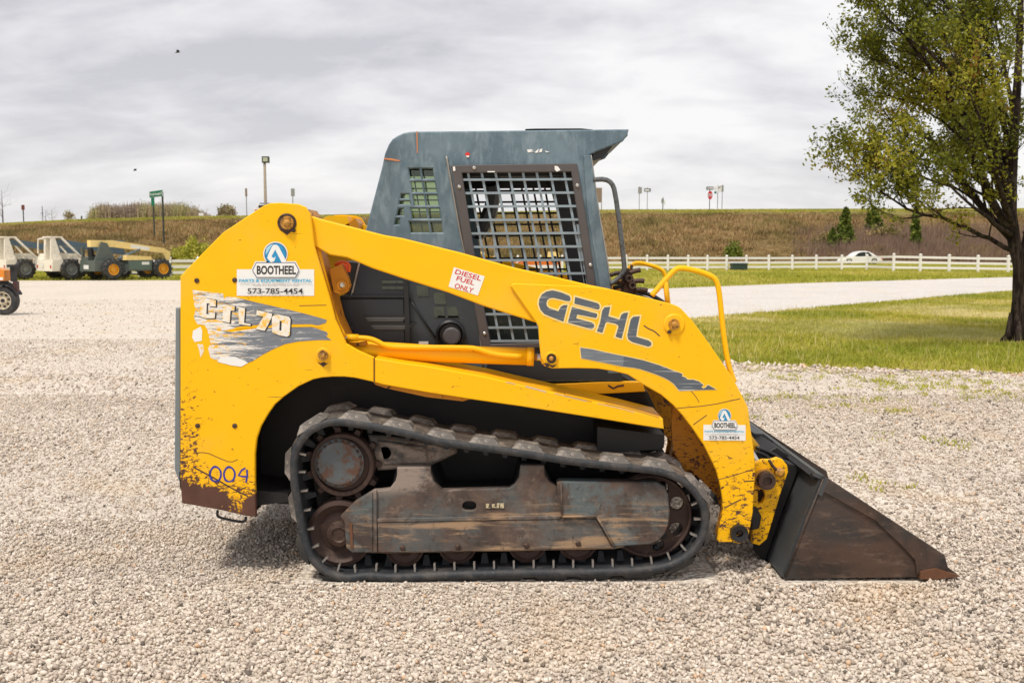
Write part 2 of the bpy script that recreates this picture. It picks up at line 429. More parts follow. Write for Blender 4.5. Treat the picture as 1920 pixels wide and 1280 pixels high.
HUB = simple('scuffed_blue_hub', (.10, .118, .128), .55, .2, .4, 11, (.11, .055, .035), .56, .2)
IDL = simple('brown_idler_steel', (.060, .034, .027), .62, .3, .4, 9, (.11, .07, .05), .45, .3)
WHITE = simple('white_vinyl', (.80, .80, .78), .45, 0, .03, 20, (.62, .58, .52), .25)
TXT = simple('black_print', (.02, .02, .022), .5, 0, .2, 60); NAVY = simple('navy_print', (.02, .04, .12), .5, 0, .1, 30)
CYAN = simple('cyan_print', (.05, .36, .58), .5, 0, .15, 60); BLUE = simple('blue_print', (.02, .26, .52), .45, 0, .35, 40)
GREYT = simple('grey_print', (.35, .25, .24), .5, 0, .1, 60); REDT = simple('red_print', (.62, .03, .025), .5, 0, .15, 60)
INK = simple('blue_marker', (.02, .03, .30), .5, 0, .3, 60); CREAM = simple('cream_outline_print', (.84, .66, .28), .5, 0, .06, 40)
def decal_mat(name, worn=.4, base=(.062, .076, .094)):
    b = NB(name); x = b.x.outputs[0]
    v = b.vec((.6, 1, 5), (0, .25, 0)); s_ = b.noise(22, 7, .8, .4, b.vec((.35, 1, 4), (0, .28, 0))); s2_ = b.noise(16, 6, .75, .5, b.vec((1, 1, 4), (0, -.5, 0), (3, 0, 1)))
    c_ = b.mix(b.noise(6, 4), base, tuple(q * 1.5 for q in base))
    c_ = b.mix(b.math('MULTIPLY', b.noise(20, 4, .6, 0, b.vec((.3, 1, 3))), worn * .8), c_, (.34, .36, .40))
    def line(rot, sc, seed):
        a = b.noise(1, 2, .5, 0, b.vec((sc * .6, 1, sc * 32), (0, rot, 0), (seed, seed, 0)))
        return b.step(a, .66, .69)
    k = b.math('MAXIMUM', line(.6, 6, 1), line(-.4, 8, 5)); c_ = b.mix(b.math('MULTIPLY', k, .6), c_, (.72, .72, .72))
    left = b.step(x, -1.12, -1.38)
    wv = b.math('ADD', worn, b.math('MULTIPLY', left, .55 if worn > .5 else 0.0))
    t1 = b.math('SUBTRACT', .80, b.math('MULTIPLY', wv, .26))
    c_ = b.mix(b.step(s_, t1, b.math('ADD', t1, .06)), c_, (.80, .76, .70))
    t2 = b.math('SUBTRACT', .82, b.math('MULTIPLY', wv, .20))
    c_ = b.mix(b.step(s2_, t2, b.math('ADD', t2, .03)), c_, (.84, .46, .02))
    return b.fin(c_, .45)
DEC = decal_mat('scratched_charcoal_decal', .12); DECW = decal_mat('torn_charcoal_decal', .86)
DECS = decal_mat('scuffed_grey_decal', .35, (.10, .12, .14))
LETW = simple('worn_white_letter', (.80, .76, .68), .5, 0, .12, 24, (.84, .48, .02), .52)
def glass(name, col, alpha, rough=.05):
    b = NB(name); b.t.nodes.remove(b.p)
    tr = b.n('ShaderNodeBsdfTransparent'); tr.inputs[0].default_value = tuple(col) + (1,)
    gl = b.n('ShaderNodeBsdfGlossy'); gl.inputs['Roughness'].default_value = rough; gl.inputs[0].default_value = (.8, .85, .8, 1)
    df = b.n('ShaderNodeBsdfDiffuse'); df.inputs[0].default_value = (.10, .12, .09, 1)
    m1 = b.n('ShaderNodeMixShader'); m1.inputs[0].default_value = alpha; b.l(tr.outputs[0], m1.inputs[1]); b.l(gl.outputs[0], m1.inputs[2])
    m2 = b.n('ShaderNodeMixShader'); m2.inputs[0].default_value = .14; b.l(m1.outputs[0], m2.inputs[1]); b.l(df.outputs[0], m2.inputs[2])
    b.l(m2.outputs[0], b.out.inputs[0]); return b.m
GLASS = glass('green_tinted_glass', (.62, .72, .50), .10)
DGLASS = simple('dark_vehicle_glass', (.015, .02, .024), .08, 0, .1, 3)
def gravel_mat(name, light=(.71, .635, .55), dark=(.50, .435, .37), far=False, sc=38):
    b = NB(name); g = b.n('ShaderNodeNewGeometry'); P = g.outputs['Position']
    v = b.voro(sc, P, out='Color'); vd = b.voro(sc, P)
    sp = b.n('ShaderNodeSeparateXYZ'); b.l(v, sp.inputs[0])
    c_ = b.ramp(sp.outputs[0], [(0, dark), (.35, tuple((a + q) / 2 for a, q in zip(dark, light))), (.75, light), (1, tuple(min(.8, a * 1.18) for a in light))])
    c_ = b.mix(b.math('MULTIPLY', b.step(b.noise(.9, 5, .6, .3, P), .55, .72), .5), c_, (.60, .45, .27))
    c_ = b.mix(b.math('MULTIPLY', b.step(b.noise(.35, 5, .6, 0, P), .45, .65), .35), c_, tuple(a * .78 for a in light))
    b.bump(vd, .9, .02)
    return b.fin(c_, .9, spec=.2)
GRAV = gravel_mat('crushed_limestone_ground')
DRIVE = gravel_mat('fine_pale_driveway', (.62, .585, .55), (.52, .485, .45), sc=24)
def stone_mat():
    b = NB('crushed_limestone_chips'); t = b.attr('tint'); g = b.n('ShaderNodeNewGeometry'); P = g.outputs['Position']
    c_ = b.ramp(t, [(0, (.10, .085, .075)), (.05, (.36, .30, .25)), (.25, (.53, .455, .38)), (.6, (.69, .60, .51)), (.88, (.83, .755, .675)), (.94, (.64, .43, .27)), (1, (.70, .56, .46))])
    c_ = b.mix(b.math('MULTIPLY', b.step(b.noise(.9, 5, .6, .3, P), .50, .72), .36), c_, (.68, .50, .31))
    c_ = b.mix(b.math('MULTIPLY', b.step(b.noise(1.1, 5, .65, .3, b.vec((.35, 1.4, 1), src=P)), .5, .66), .32), c_, (.40, .34, .29))
    c_ = b.mix(b.math('MULTIPLY', b.noise(90, 4, .7, 0, P), .25), c_, (.48, .41, .34))
    return b.fin(c_, .88, spec=.2)
STONE = stone_mat()
def tint_mat(name, stops, rough=.8, trans=0.0, patch=None):
    b = NB(name); t = b.attr('tint'); c_ = b.ramp(t, stops)
    if patch:
        g = b.n('ShaderNodeNewGeometry')
        c_ = b.mix(b.math('MULTIPLY', b.step(b.noise(patch[0], 5, .6, .5, g.outputs['Position']), .42, .62), patch[2]), c_, patch[1])
    if trans:
        tl = b.n('ShaderNodeBsdfTranslucent'); b.l(c_, tl.inputs[0]); b.fin(c_, rough, spec=.25)
        mx = b.n('ShaderNodeMixShader'); mx.inputs[0].default_value = trans
        b.l(b.p.outputs[0], mx.inputs[1]); b.l(tl.outputs[0], mx.inputs[2]); b.l(mx.outputs[0], b.out.inputs[0]); return b.m
    return b.fin(c_, rough, spec=.2)
GRASS = tint_mat('short_spring_grass', [(0, (.30, .33, .04)), (.35, (.46, .43, .06)), (.7, (.64, .54, .14)), (1, (.80, .70, .38))], .8, .25, (.22, (.25, .31, .028), .5))
DRYG = tint_mat('dry_bank_grass', [(0, (.10, .070, .030)), (.3, (.26, .165, .068)), (.6, (.42, .27, .12)), (.85, (.60, .43, .24)), (1, (.24, .21, .045))], .9, .1, (.15, (.13, .115, .035), .72))
LEAF = tint_mat('spring_pear_leaves', [(0, (.11, .13, .012)), (.45, (.24, .25, .02)), (.8, (.42, .39, .035)), (1, (.26, .12, .03))], .45, .38)
CEDAR = tint_mat('cedar_needles', [(0, (.05, .08, .014)), (.6, (.14, .18, .03)), (1, (.24, .26, .045))], .8)
WOODT = tint_mat('hazy_spring_twigs', [(0, (.30, .23, .18)), (.5, (.36, .29, .17)), (.8, (.34, .35, .13)), (1, (.42, .30, .21))], .9)
THICK = tint_mat('bare_thicket_twigs', [(0, (.16, .095, .07)), (.6, (.27, .18, .14)), (1, (.36, .26, .18))], .9)
def ground_grass(name, a, b_, c2):
    b = NB(name); g = b.n('ShaderNodeNewGeometry'); P = g.outputs['Position']
    c_ = b.mix(b.step(b.noise(.35, 6, .65, .4, P), .35, .65), a, b_)
    c_ = b.mix(b.math('MULTIPLY', b.step(b.noise(6, 5, .7, 0, P), .45, .7), .6), c_, c2)
    b.bump(b.noise(14, 5, .7, 0, P), .6, .05); return b.fin(c_, .95, spec=.1)
GGR = ground_grass('grass_ground', (.27, .26, .042), (.38, .32, .085), (.24, .19, .07))
def bank_mat():
    b = NB('dry_grass_bank'); g = b.n('ShaderNodeNewGeometry'); P = g.outputs['Position']; sp = b.n('ShaderNodeSeparateXYZ'); b.l(P, sp.inputs[0])
    c_ = b.mix(b.step(b.noise(.16, 7, .7, .6, P), .35, .62), (.30, .20, .085), (.19, .13, .052))
    c_ = b.mix(b.math('MULTIPLY', b.step(b.noise(1.3, 6, .75, .5, P), .5, .68), .7), c_, (.44, .31, .155))
    c_ = b.mix(b.math('MULTIPLY', b.step(b.noise(.07, 5, .6, .4, P), .5, .62), .55), c_, (.18, .16, .045))
    c_ = b.mix(b.math('MULTIPLY', b.step(b.math('ADD', sp.outputs[2], b.math('MULTIPLY', b.noise(.2, 4, .6, 0, P), 1.2)), 5.9, 7.0), .9), c_, (.27, .25, .075))
    b.bump(b.noise(1.6, 6, .75, 0, P), 1.0, .5); return b.fin(c_, .95, spec=.1)
BANK = bank_mat()
def bark():
    b = NB('dark_furrowed_bark'); n_ = b.noise(16, 6, .7, .6, b.vec((1, 1, .16))); c_ = b.mix(b.step(n_, .42, .62), (.016, .011, .009), (.070, .052, .042)); c_ = b.mix(b.math('MULTIPLY', b.step(b.noise(3, 5, .7), .5, .7), .4), c_, (.075, .075, .04)); b.bump(n_, 1.0, .03); return b.fin(c_, .95, spec=.1)
BARK = bark()
TWIG = simple('grey_brown_twigs', (.17, .135, .115), .9, 0, .3, 3)
def sm(name, col, rough=.5, **k): return simple(name, col, rough, **k)
# ------------------------------------------------------------------ ground, lot, drive, grass, bank
rng = np.random.default_rng(7); random.seed(11)
def sheet(name, pts, z, mat, jitter=0.0, step=.5):
    P = []
    n = len(pts)
    for i in range(n):
        a, b = Vector(pts[i]), Vector(pts[(i + 1) % n]); L = (b - a).length
        k = max(1, min(400, int(L / step))) if jitter else 1
        for j in range(k):
            q = a.lerp(b, j / k)
            if jitter:
                nn = Vector((mnoise.noise((q.x * 1.3, q.y * 1.3, 0)) + .5 * mnoise.noise((q.x * 4, q.y * 4, 3)), mnoise.noise((q.x * 1.3, q.y * 1.3, 9)) + .5 * mnoise.noise((q.x * 4, q.y * 4, 7))))
                q = q + nn * jitter
            P.append((q.x, q.y))
    tr = tessellate_polygon([[Vector((p[0], p[1], 0)) for p in P]])
    F = []
    for t in tr:
        a, b, c = [P[i] for i in t]
        F.append(tuple(t) if (b[0]-a[0])*(c[1]-a[1]) - (b[1]-a[1])*(c[0]-a[0]) > 0 else (t[0], t[2], t[1]))
    return tag(link(name, [(p[0], p[1], z) for p in P], F, mat), kind='structure')
def g2(px, py): w = G(px, py); return (w.x, w.y)
sheet('ground', [(-3500, -60), (3500, -60), (3500, 5000), (-3500, 5000)], -0.03, GGR)
sheet('gravel_lot', [(-45, -12), (60, -12), (60, 6), g2(2600, 708), g2(1400, 560), g2(1000, 545), g2(700, 527), g2(300, 525.5), g2(-500, 527), (-60, 30)], -0.004, GRAV)
# the drive that runs off to the right
drive_far = [g2(2500, 508), g2(1880, 520), g2(1500, 531), g2(1240, 541), g2(1000, 546), g2(700, 531)]
drive_near = [g2(700, 640), g2(1000, 615), g2(1300, 597), g2(1600, 571), g2(1880, 547), g2(2500, 524)]
sheet('driveway', drive_far + drive_near, 0.001, DRIVE, .12, 1.2)
verge = [g2(860, 640), g2(1000, 616), g2(1300, 598), g2(1600, 572), g2(1880, 548), g2(2500, 525), g2(2700, 640), g2(2300, 712), g2(1920, 699), g2(1700, 694), g2(1500, 687), g2(1370, 680), g2(1100, 668)]
sheet('grass_verge', verge, 0.005, GGR, .22, .35)

def inpoly(x, y, poly):
    ins = np.zeros(len(x), bool); n = len(poly)
    for i in range(n):
        x0, y0 = poly[i][:2]; x1, y1 = poly[(i + 1) % n][:2]
        c = ((y0 > y) != (y1 > y)) & (x < (x1 - x0) * (y - y0) / (y1 - y0 + 1e-12) + x0); ins ^= c
    return ins
def vnoise(x, y, s, seed=0):
    """cheap value noise"""
    r = np.random.default_rng(seed).random((64, 64)); u, v = x * s, y * s
    i, j = np.floor(u).astype(int), np.floor(v).astype(int); fu, fv = u - i, v - j
    fu, fv = fu * fu * (3 - 2 * fu), fv * fv * (3 - 2 * fv)
    g = lambda a, b: r[a % 64, b % 64]
    return (g(i, j) * (1 - fu) + g(i + 1, j) * fu) * (1 - fv) + (g(i, j + 1) * (1 - fu) + g(i + 1, j + 1) * fu) * fv

# loose crushed stone, real chips
def ico():
    t = (1 + 5 ** .5) / 2
    v = np.array([(-1,t,0),(1,t,0),(-1,-t,0),(1,-t,0),(0,-1,t),(0,1,t),(0,-1,-t),(0,1,-t),(t,0,-1),(t,0,1),(-t,0,-1),(-t,0,1)], float)
    f = np.array([(0,11,5),(0,5,1),(0,1,7),(0,7,10),(0,10,11),(1,5,9),(5,11,4),(11,10,2),(10,7,6),(7,1,8),(3,9,4),(3,4,2),(3,2,6),(3,6,8),(3,8,9),(4,9,5),(2,4,11),(6,2,10),(8,6,7),(9,8,1)])
    return v / np.linalg.norm(v[0]), f
def chunk():
    v = np.array([(-1,-1,-1),(1,-1,-1),(1,1,-1),(-1,1,-1),(-1,-1,1),(1,-1,1),(1,1,1),(-1,1,1)], float) * .66
    f = np.array([(0,2,1),(0,3,2),(4,5,6),(4,6,7),(0,1,5),(0,5,4),(1,2,6),(1,6,5),(2,3,7),(2,7,6),(3,0,4),(3,4,7)]); return v, f
def octa():
    v = np.array([(1,0,0),(-1,0,0),(0,1,0),(0,-1,0),(0,0,1),(0,0,-1)], float)
    f = np.array([(0,2,4),(2,1,4),(1,3,4),(3,0,4),(2,0,5),(1,2,5),(3,1,5),(0,3,5)]); return v, f
def stones(name, n, d0, d1, size, kindmesh, power=1.0, keep=None, tintbias=0.0):
    bv, bf = kindmesh
    D = np.sqrt(rng.random(n) * (d1 ** 2 - d0 ** 2) + d0 ** 2)
    X = (rng.random(n) * 2 - 1) * (.56 * D + 1.3); Y = D + CY
    m_ = ~inpoly(X, Y, verge) & ~inpoly(X, Y, drive_far + drive_near)
    m_ &= ~((Y > -.02) & (Y < .4) & (X > -1.02) & (X < .98)); m_ &= ~((Y > -.04) & (Y < 1.8) & (X > 1.25) & (X < 1.93))
    if keep is not None: m_ &= keep(X, Y)
    X, Y, D = X[m_], Y[m_], D[m_]; n = len(X)
    s = size * (.55 + rng.random(n) ** 2.2 * 1.35) * (1 + .25 * (vnoise(X, Y, .7, 3) - .5) * 2)
    r = rng.normal(size=(n, len(bv), 3)) * .30 + 1
    V = bv[None] * np.clip(r, .25, 1.6)
    sc = np.stack([rng.uniform(.75, 1.3, n), rng.uniform(.6, 1.0, n), rng.uniform(.45, .85, n)], 1)
    V = V * sc[:, None]
    q = rng.normal(size=(n, 4)); q[:, 1:3] *= .45; q /= np.linalg.norm(q, axis=1)[:, None]
    w, x, y, z = q.T
    R = np.stack([1-2*(y*y+z*z), 2*(x*y-z*w), 2*(x*z+y*w), 2*(x*y+z*w), 1-2*(x*x+z*z), 2*(y*z-x*w), 2*(x*z-y*w), 2*(y*z+x*w), 1-2*(x*x+y*y)], 1).reshape(n, 3, 3)
    V = np.einsum('nij,nkj->nki', R, V) * s[:, None, None] * .5
    V += np.stack([X, Y, s * rng.uniform(.02, .32, n)], 1)[:, None]
    F = bf[None] + (np.arange(n) * len(bv))[:, None, None]
    t = np.clip(rng.random(n) * .86 + .02 + tintbias + .12 * (vnoise(X, Y, .5, 5) - .5), 0, 1); u = rng.random(n); t[u < .022] = .0; t[u > .975] = .94
    return tag(npmesh(name, V.reshape(-1, 3), F.reshape(-1, 3), STONE, 'stuff', np.repeat(t, len(bv))), 'crushed limestone chips lying loose all over the lot', 'gravel')
stones('loose_gravel', 88000, 3.2, 5.6, .0148, chunk())
stones('loose_gravel', 118000, 5.6, 10.5, .0172, octa())
stones('loose_gravel', 46000, 10.5, 17, .021, octa())
stones('loose_gravel', 14000, 16, 30, .024, octa())
# rubble berm where the lot meets the grass
edge = [g2(2300, 716), g2(1920, 703), g2(1700, 698), g2(1500, 691), g2(1370, 684), g2(1100, 671)]
def near_edge(X, Y):
    best = np.full(len(X), 1e9)
    for a, b in zip(edge[:-1], edge[1:]):
        a = np.array(a); b = np.array(b); d = b - a; t = np.clip(((X - a[0]) * d[0] + (Y - a[1]) * d[1]) / (d @ d), 0, 1)
        best = np.minimum(best, np.hypot(X - a[0] - t * d[0], Y - a[1] - t * d[1]))
    return best < .28 + .35 * rng.random(len(X)) ** 2
o = stones('gravel_berm', 60000, 8.5, 20, .05, octa(), keep=near_edge, tintbias=.12); o['label'] = 'coarser pale stones banked along the edge of the grass'

def blades(name, X, Y, Z, h, w, nb, mat, spread, lean=.45, tint=None, label=None, cat=None, seg=1):
    """tufts of blades: each blade is one bent triangle"""
    n = len(X); N = n * nb
    a = rng.random(N) * 2 * np.pi; hh = np.repeat(h, nb) * rng.uniform(.55, 1.15, N); ww = np.repeat(w, nb)
    bx = np.repeat(X, nb) + rng.normal(size=N) * np.repeat(spread, nb); by = np.repeat(Y, nb) + rng.normal(size=N) * np.repeat(spread, nb); bz = np.repeat(Z, nb)
    ln = rng.normal(size=N) * lean * hh; lm = rng.normal(size=N) * lean * hh
    ca, sa = np.cos(a) * ww / 2, np.sin(a) * ww / 2
    V = np.stack([np.stack([bx - ca, by - sa, bz - .01], 1), np.stack([bx + ca, by + sa, bz - .01], 1), np.stack([bx + ln, by + lm, bz + hh], 1)], 1)
    F = np.arange(N * 3).reshape(N, 3)
    t = np.clip(np.repeat(tint, nb) + rng.normal(size=N) * .12, 0, 1)
    return tag(npmesh(name, V.reshape(-1, 3), F, mat, 'stuff', np.repeat(t, 3)), label, cat)
# mown spring grass on the verge
n = 66000
xa = rng.uniform(0, 26, n); ya = rng.uniform(6, 42, n); m_ = inpoly(xa, ya, verge); xa, ya = xa[m_], ya[m_]
dd = ya - CY; m_ = rng.random(len(xa)) < np.clip(1.1 - (dd - 12) / 45, .35, 1); xa, ya = xa[m_], ya[m_]
pn = vnoise(xa * .5, ya, .55, 8) * .65 + vnoise(xa, ya, 1.7, 9) * .35
dd = ya - CY
blades('verge_grass', xa, ya, np.zeros(len(xa)) + .005, .030 + .035 * pn + .0008 * dd, .013 + .0007 * dd, 9, GRASS, np.full(len(xa), .10), .5, np.clip(1.45 - pn * 2.0, 0, 1), 'short patchy spring grass between the driveway and the lot', 'grass')
m_ = rng.random(len(xa)) < .07 * (vnoise(xa, ya, .3, 12) > .45); xs, ys = xa[m_], ya[m_]
blades('seed_stalks', xs, ys, np.zeros(len(xs)), np.full(len(xs), .22), np.full(len(xs), .010), 4, GRASS, np.full(len(xs), .12), .25, np.full(len(xs), .88), 'pale seeding stalks standing above the verge grass', 'grass')
# weeds coming up through the gravel
wx, wy = [], []
for px, py, r, k in [(1460, 745, .25, 12), (1430, 752, .12, 5), (1495, 748, .1, 4), (1612, 750, .2, 8), (1640, 722, .3, 12), (1700, 735, .5, 18), (1760, 728, .4, 14), (1850, 722, .6, 34), (1800, 715, .5, 22), (1890, 735, .5, 20), (1655, 914, .06, 3), (1635, 900, .05, 2), (1675, 770, .15, 6), (1720, 825, .2, 6), (1550, 705, .6, 20), (1500, 695, .6, 20), (1600, 712, .5, 14), (1575, 762, .2, 5), (1435, 785, .1, 4), (1800, 835, .1, 3)]:
    w = G(px, py)
    for _ in range(k): wx.append(w.x + random.gauss(0, r)); wy.append(w.y + random.gauss(0, r * .8))
wx, wy = np.array(wx), np.array(wy)
blades('gravel_weeds', wx, wy, np.zeros(len(wx)) + .012, np.full(len(wx), .032), np.full(len(wx), .012), 12, GRASS, np.full(len(wx), .035), .7, np.full(len(wx), .25), 'small green weeds coming up through the gravel', 'weeds')
# strip along the fence
strip = [g2(2500, 507), g2(1880, 519.5), g2(1500, 530), g2(1240, 540), g2(1000, 545), g2(700, 526), g2(300, 524.5), g2(-500, 526), (-60, 75), (75, 100), (100, 75)]
n = 42000; xa = rng.uniform(-45, 75, n); ya = rng.uniform(32, 92, n); m_ = inpoly(xa, ya, strip) & (np.abs(xa) < .56 * (ya - CY) + 4); xa, ya = xa[m_], ya[m_]
pn = vnoise(xa, ya, .2, 18) * .6 + vnoise(xa, ya, .8, 19) * .4
blades('roadside_grass', xa, ya, np.zeros(len(xa)) - .03, (.10 + .11 * pn) * np.clip(1.6 - ya / 75, .35, 1), np.full(len(xa), .055), 5, GRASS, np.full(len(xa), .28), .5, np.clip(.8 - pn * 1.0, 0, 1), 'green grass strip running along both sides of the white fence', 'grass')

# the embankment
DB, DC = 106.0, 140.0
cr_x = [-900, -200, 0, 150, 340, 430, 650, 1150, 1600, 1920, 2300, 3200]; cr_r = [430, 426, 421, 413.5, 408.5, 407, 404.5, 395.5, 394, 393, 392, 392]
def bank_z(px, D, fine=True):
    r = np.interp(px, cr_x, cr_r); zc = CZ + (465 - r) / FPX * DC
    t = np.clip((D - DB) / (DC - DB), 0, 1); s = t ** .8 * .97 + .03 * t * t
    z = zc * np.minimum(s, 1)
    z = np.where(D > DC, zc - (D - DC) * .004, z)
    return np.where(D > DC + 60, np.maximum(zc - (D - DC - 60) * .12, -1.5), z)
px_ = np.linspace(-900, 3000, 420); Ds = np.concatenate([np.linspace(DB - 2, DC, 54), np.linspace(DC + 1, DC + 60, 8), np.linspace(DC + 70, DC + 180, 8)])
V = []
for D in Ds:
    X = (px_ - 960) / FPX * D; z = bank_z(px_, D)
    if DB < D <= DC:
        z = z + (vnoise(X, np.full(len(X), D), .35, 31) - .5) * .45 * min(1, (DC - D) / 4 + .12) + (vnoise(X, np.full(len(X), D), 1.1, 32) - .5) * .25 * min(1, (DC - D) / 4 + .1)
    if D <= DB: z = z * 0 - .2
    V.append(np.stack([X, np.full(len(X), D + CY), z], 1))
V = np.array(V).reshape(-1, 3); nx = len(px_)
ii, jj = np.meshgrid(np.arange(len(Ds) - 1), np.arange(nx - 1), indexing='ij'); a = (ii * nx + jj).ravel()
npmesh('embankment', V, np.stack([a, a + 1, a + 1 + nx, a + nx], 1), BANK, 'structure', smooth=True)
# highway on top
V = []; F = []
for i, px in enumerate(np.linspace(-900, 3000, 60)):
    for D in (DC + 8, DC + 22):
        V.append(((px - 960) / FPX * D, D + CY, float(bank_z(px, D)) + .03))
    if i: k = 2 * i; F.append((k - 2, k, k + 1, k - 1))
tag(link('highway', V, F, sm('weathered_asphalt', (.09, .09, .088), .9)), kind='structure')
# dry growth on the slope
def slope_pts(n, x0, x1, d0, d1):
    px = rng.uniform(x0, x1, n); D = rng.uniform(d0, d1, n); X = (px - 960) / FPX * D
    return px, D, X, D + CY, bank_z(px, D)
px, D, X, Y, Z = slope_pts(30000, -150, 2100, DB, DC - .5)
k = vnoise(X, D, .12, 41) * .6 + vnoise(X, D, .5, 42) * .4; m_ = rng.random(len(X)) < .35 + k; X, Y, Z, k, D = X[m_], Y[m_], Z[m_], k[m_], D[m_]
hh = (.22 + 1.1 * k ** 1.8) * np.clip((DC - D) / 9, .16, 1)
tt = np.clip(.1 + k * 1.05 + rng.normal(size=len(X)) * .2, 0, 1)
blades('bank_dry_grass', X, Y, Z, hh, np.full(len(X), .11), 8, DRYG, np.full(len(X), .30), .35, tt, 'tall dry tan grass covering the highway bank', 'grass')
px, D, X, Y, Z = slope_pts(16000, -150, 2100, DC - 3, DC + 1.5)
blades('crest_grass', X, Y, Z, np.full(len(X), .20), np.full(len(X), .09), 6, GRASS, np.full(len(X), .30), .3, np.clip(.45 + rng.normal(size=len(X)) * .25, 0, 1), 'mown greener grass along the top of the bank', 'grass')
# purple brown bare thicket low on the right of the bank, and weedy scrub
px, D, X, Y, Z = slope_pts(9000, 1480, 2100, DB - 1, DB + 17)
m_ = rng.random(len(X)) < np.clip((px - 1480) / 220, .05, 1) * np.clip(1.25 - (D - DB) / 15, 0, 1); X, Y, Z = X[m_], Y[m_], Z[m_]
blades('bare_thicket', X, Y, Z, np.full(len(X), 1.25), np.full(len(X), .045), 9, THICK, np.full(len(X), .35), .22, rng.random(len(X)), 'purple brown leafless thicket at the foot of the bank on the right', 'thicket')

def leafcloud(P, size, tint, nper=2):
    """random small leaf quads (as 2 triangles) about points P"""
    n = len(P); P = np.asarray(P)
    u = rng.normal(size=(n, 3)); u /= np.linalg.norm(u, axis=1)[:, None]; v = np.cross(u, rng.normal(size=(n, 3))); v /= np.linalg.norm(v, axis=1)[:, None]
    s = (size * rng.uniform(.6, 1.3, n))[:, None]
    A = P + u * s * .5; B = P + v * s * .28; Cc = P - u * s * .5; Dd = P - v * s * .28
    V = np.stack([A, B, Cc, Dd], 1).reshape(-1, 3); k = np.arange(n) * 4
    F = np.concatenate([np.stack([k, k + 1, k + 2], 1), np.stack([k, k + 2, k + 3], 1)])
    return V, F, np.repeat(tint, 4)
def cedar(px, base, top, wpx, D, label, group=None):
    z0 = float(bank_z(px, D)); b = Vector(((px - 960) / FPX * D, D + CY, z0)); H = (base - top) / FPX * D; R = wpx / FPX * D / 2
    t = thing('cedar_tree', b, label, 'tree', group)
    MB().tube([(b.x, b.y, z0 - .2), (b.x, b.y, z0 + H * .9)], [.09, .02], 6).build('trunk', BARK, t)
    n = 2600; h = rng.random(n) ** 1.15; a = rng.random(n) * 6.283; lob = 1 + .25 * np.sin(a * 3 + h * 9) + .2 * np.sin(a * 5 - h * 17)
    r = R * (1 - h) ** .55 * lob * (.35 + .65 * rng.random(n) ** .5) * (.75 + .25 * np.minimum(1, h * 7)); P = np.stack([b.x + r * np.cos(a), b.y + r * np.sin(a), z0 + .12 + h * (H - .1)], 1)
    V, F, T = leafcloud(P, .34, np.clip(rng.random(n) * .6 + .5 * (vnoise(P[:, 0] * 3, P[:, 2] * 3, .7, 51)) - .1, 0, 1))
    npmesh('foliage', V, F, CEDAR, 'stuff', T, t); return t
cedar(1581, 470, 397, 34, 112, 'tallest dark green cedar on the bank, above the white car')
cedar(1558, 466, 428, 22, 111, 'small bright cedar just left of the tallest one')
cedar(1634, 440, 394, 34, 121, 'loose olive cedar high on the bank right of the tallest one')
cedar(1712, 476, 392, 20, 111, 'slim upright cedar seen through the pear tree branches')

def bush(px, py, w, h, D, label, mat, tb=.3, n=900, ls=.3, cat='bush'):
    z0 = CZ + (465 - py) / FPX * D; b = Vector(((px - 960) / FPX * D, D + CY, z0)); R = w / FPX * D / 2; H = h / FPX * D
    t = thing('shrub', b, label, cat)
    m2 = MB()
    for i in range(6):
        a = i * 1.05; m2.tube([b, (b.x + R * .3 * math.cos(a), b.y + R * .3 * math.sin(a), z0 + H * .5), (b.x + R * .6 * math.cos(a), b.y + R * .6 * math.sin(a), z0 + H * .85)], [.04, .03, .01], 4)
    m2.build('stem', TWIG, t)
    a = rng.random(n) * 6.283; q = rng.random(n) ** .5; ph = np.arccos(rng.random(n)); lob = 1 + .3 * np.sin(a * 3 + 1) * np.sin(ph * 4)
    P = np.stack([b.x + R * q * lob * np.sin(ph) * np.cos(a), b.y + R * q * lob * np.sin(ph) * np.sin(a), z0 + H * q * np.cos(ph) * lob], 1)
    V, F, T = leafcloud(P, ls, np.clip(rng.random(n) * .7 + tb - .3, 0, 1)); npmesh('foliage', V, F, mat, 'stuff', T, t)
bush(372, 486, 78, 36, 100, 'low green scrub behind the left fence rails', GRASS, .3, 2600, .3)
bush(330, 486, 60, 22, 103, 'flat weedy scrub left of the low green scrub by the fence', DRYG, .9, 1500, .3)
bush(1550, 462, 60, 26, 113, 'yellow green scrub round the foot of the cedars', DRYG, .95, 1800, .3)
bush(1655, 452, 70, 30, 116, 'olive scrub behind the white car, under the loose cedar', DRYG, .95, 1800, .3)
bush(1374, 482, 34, 28, 104, 'dark green shrub behind the fence by the green utility box', CEDAR, .6, 1500, .3)
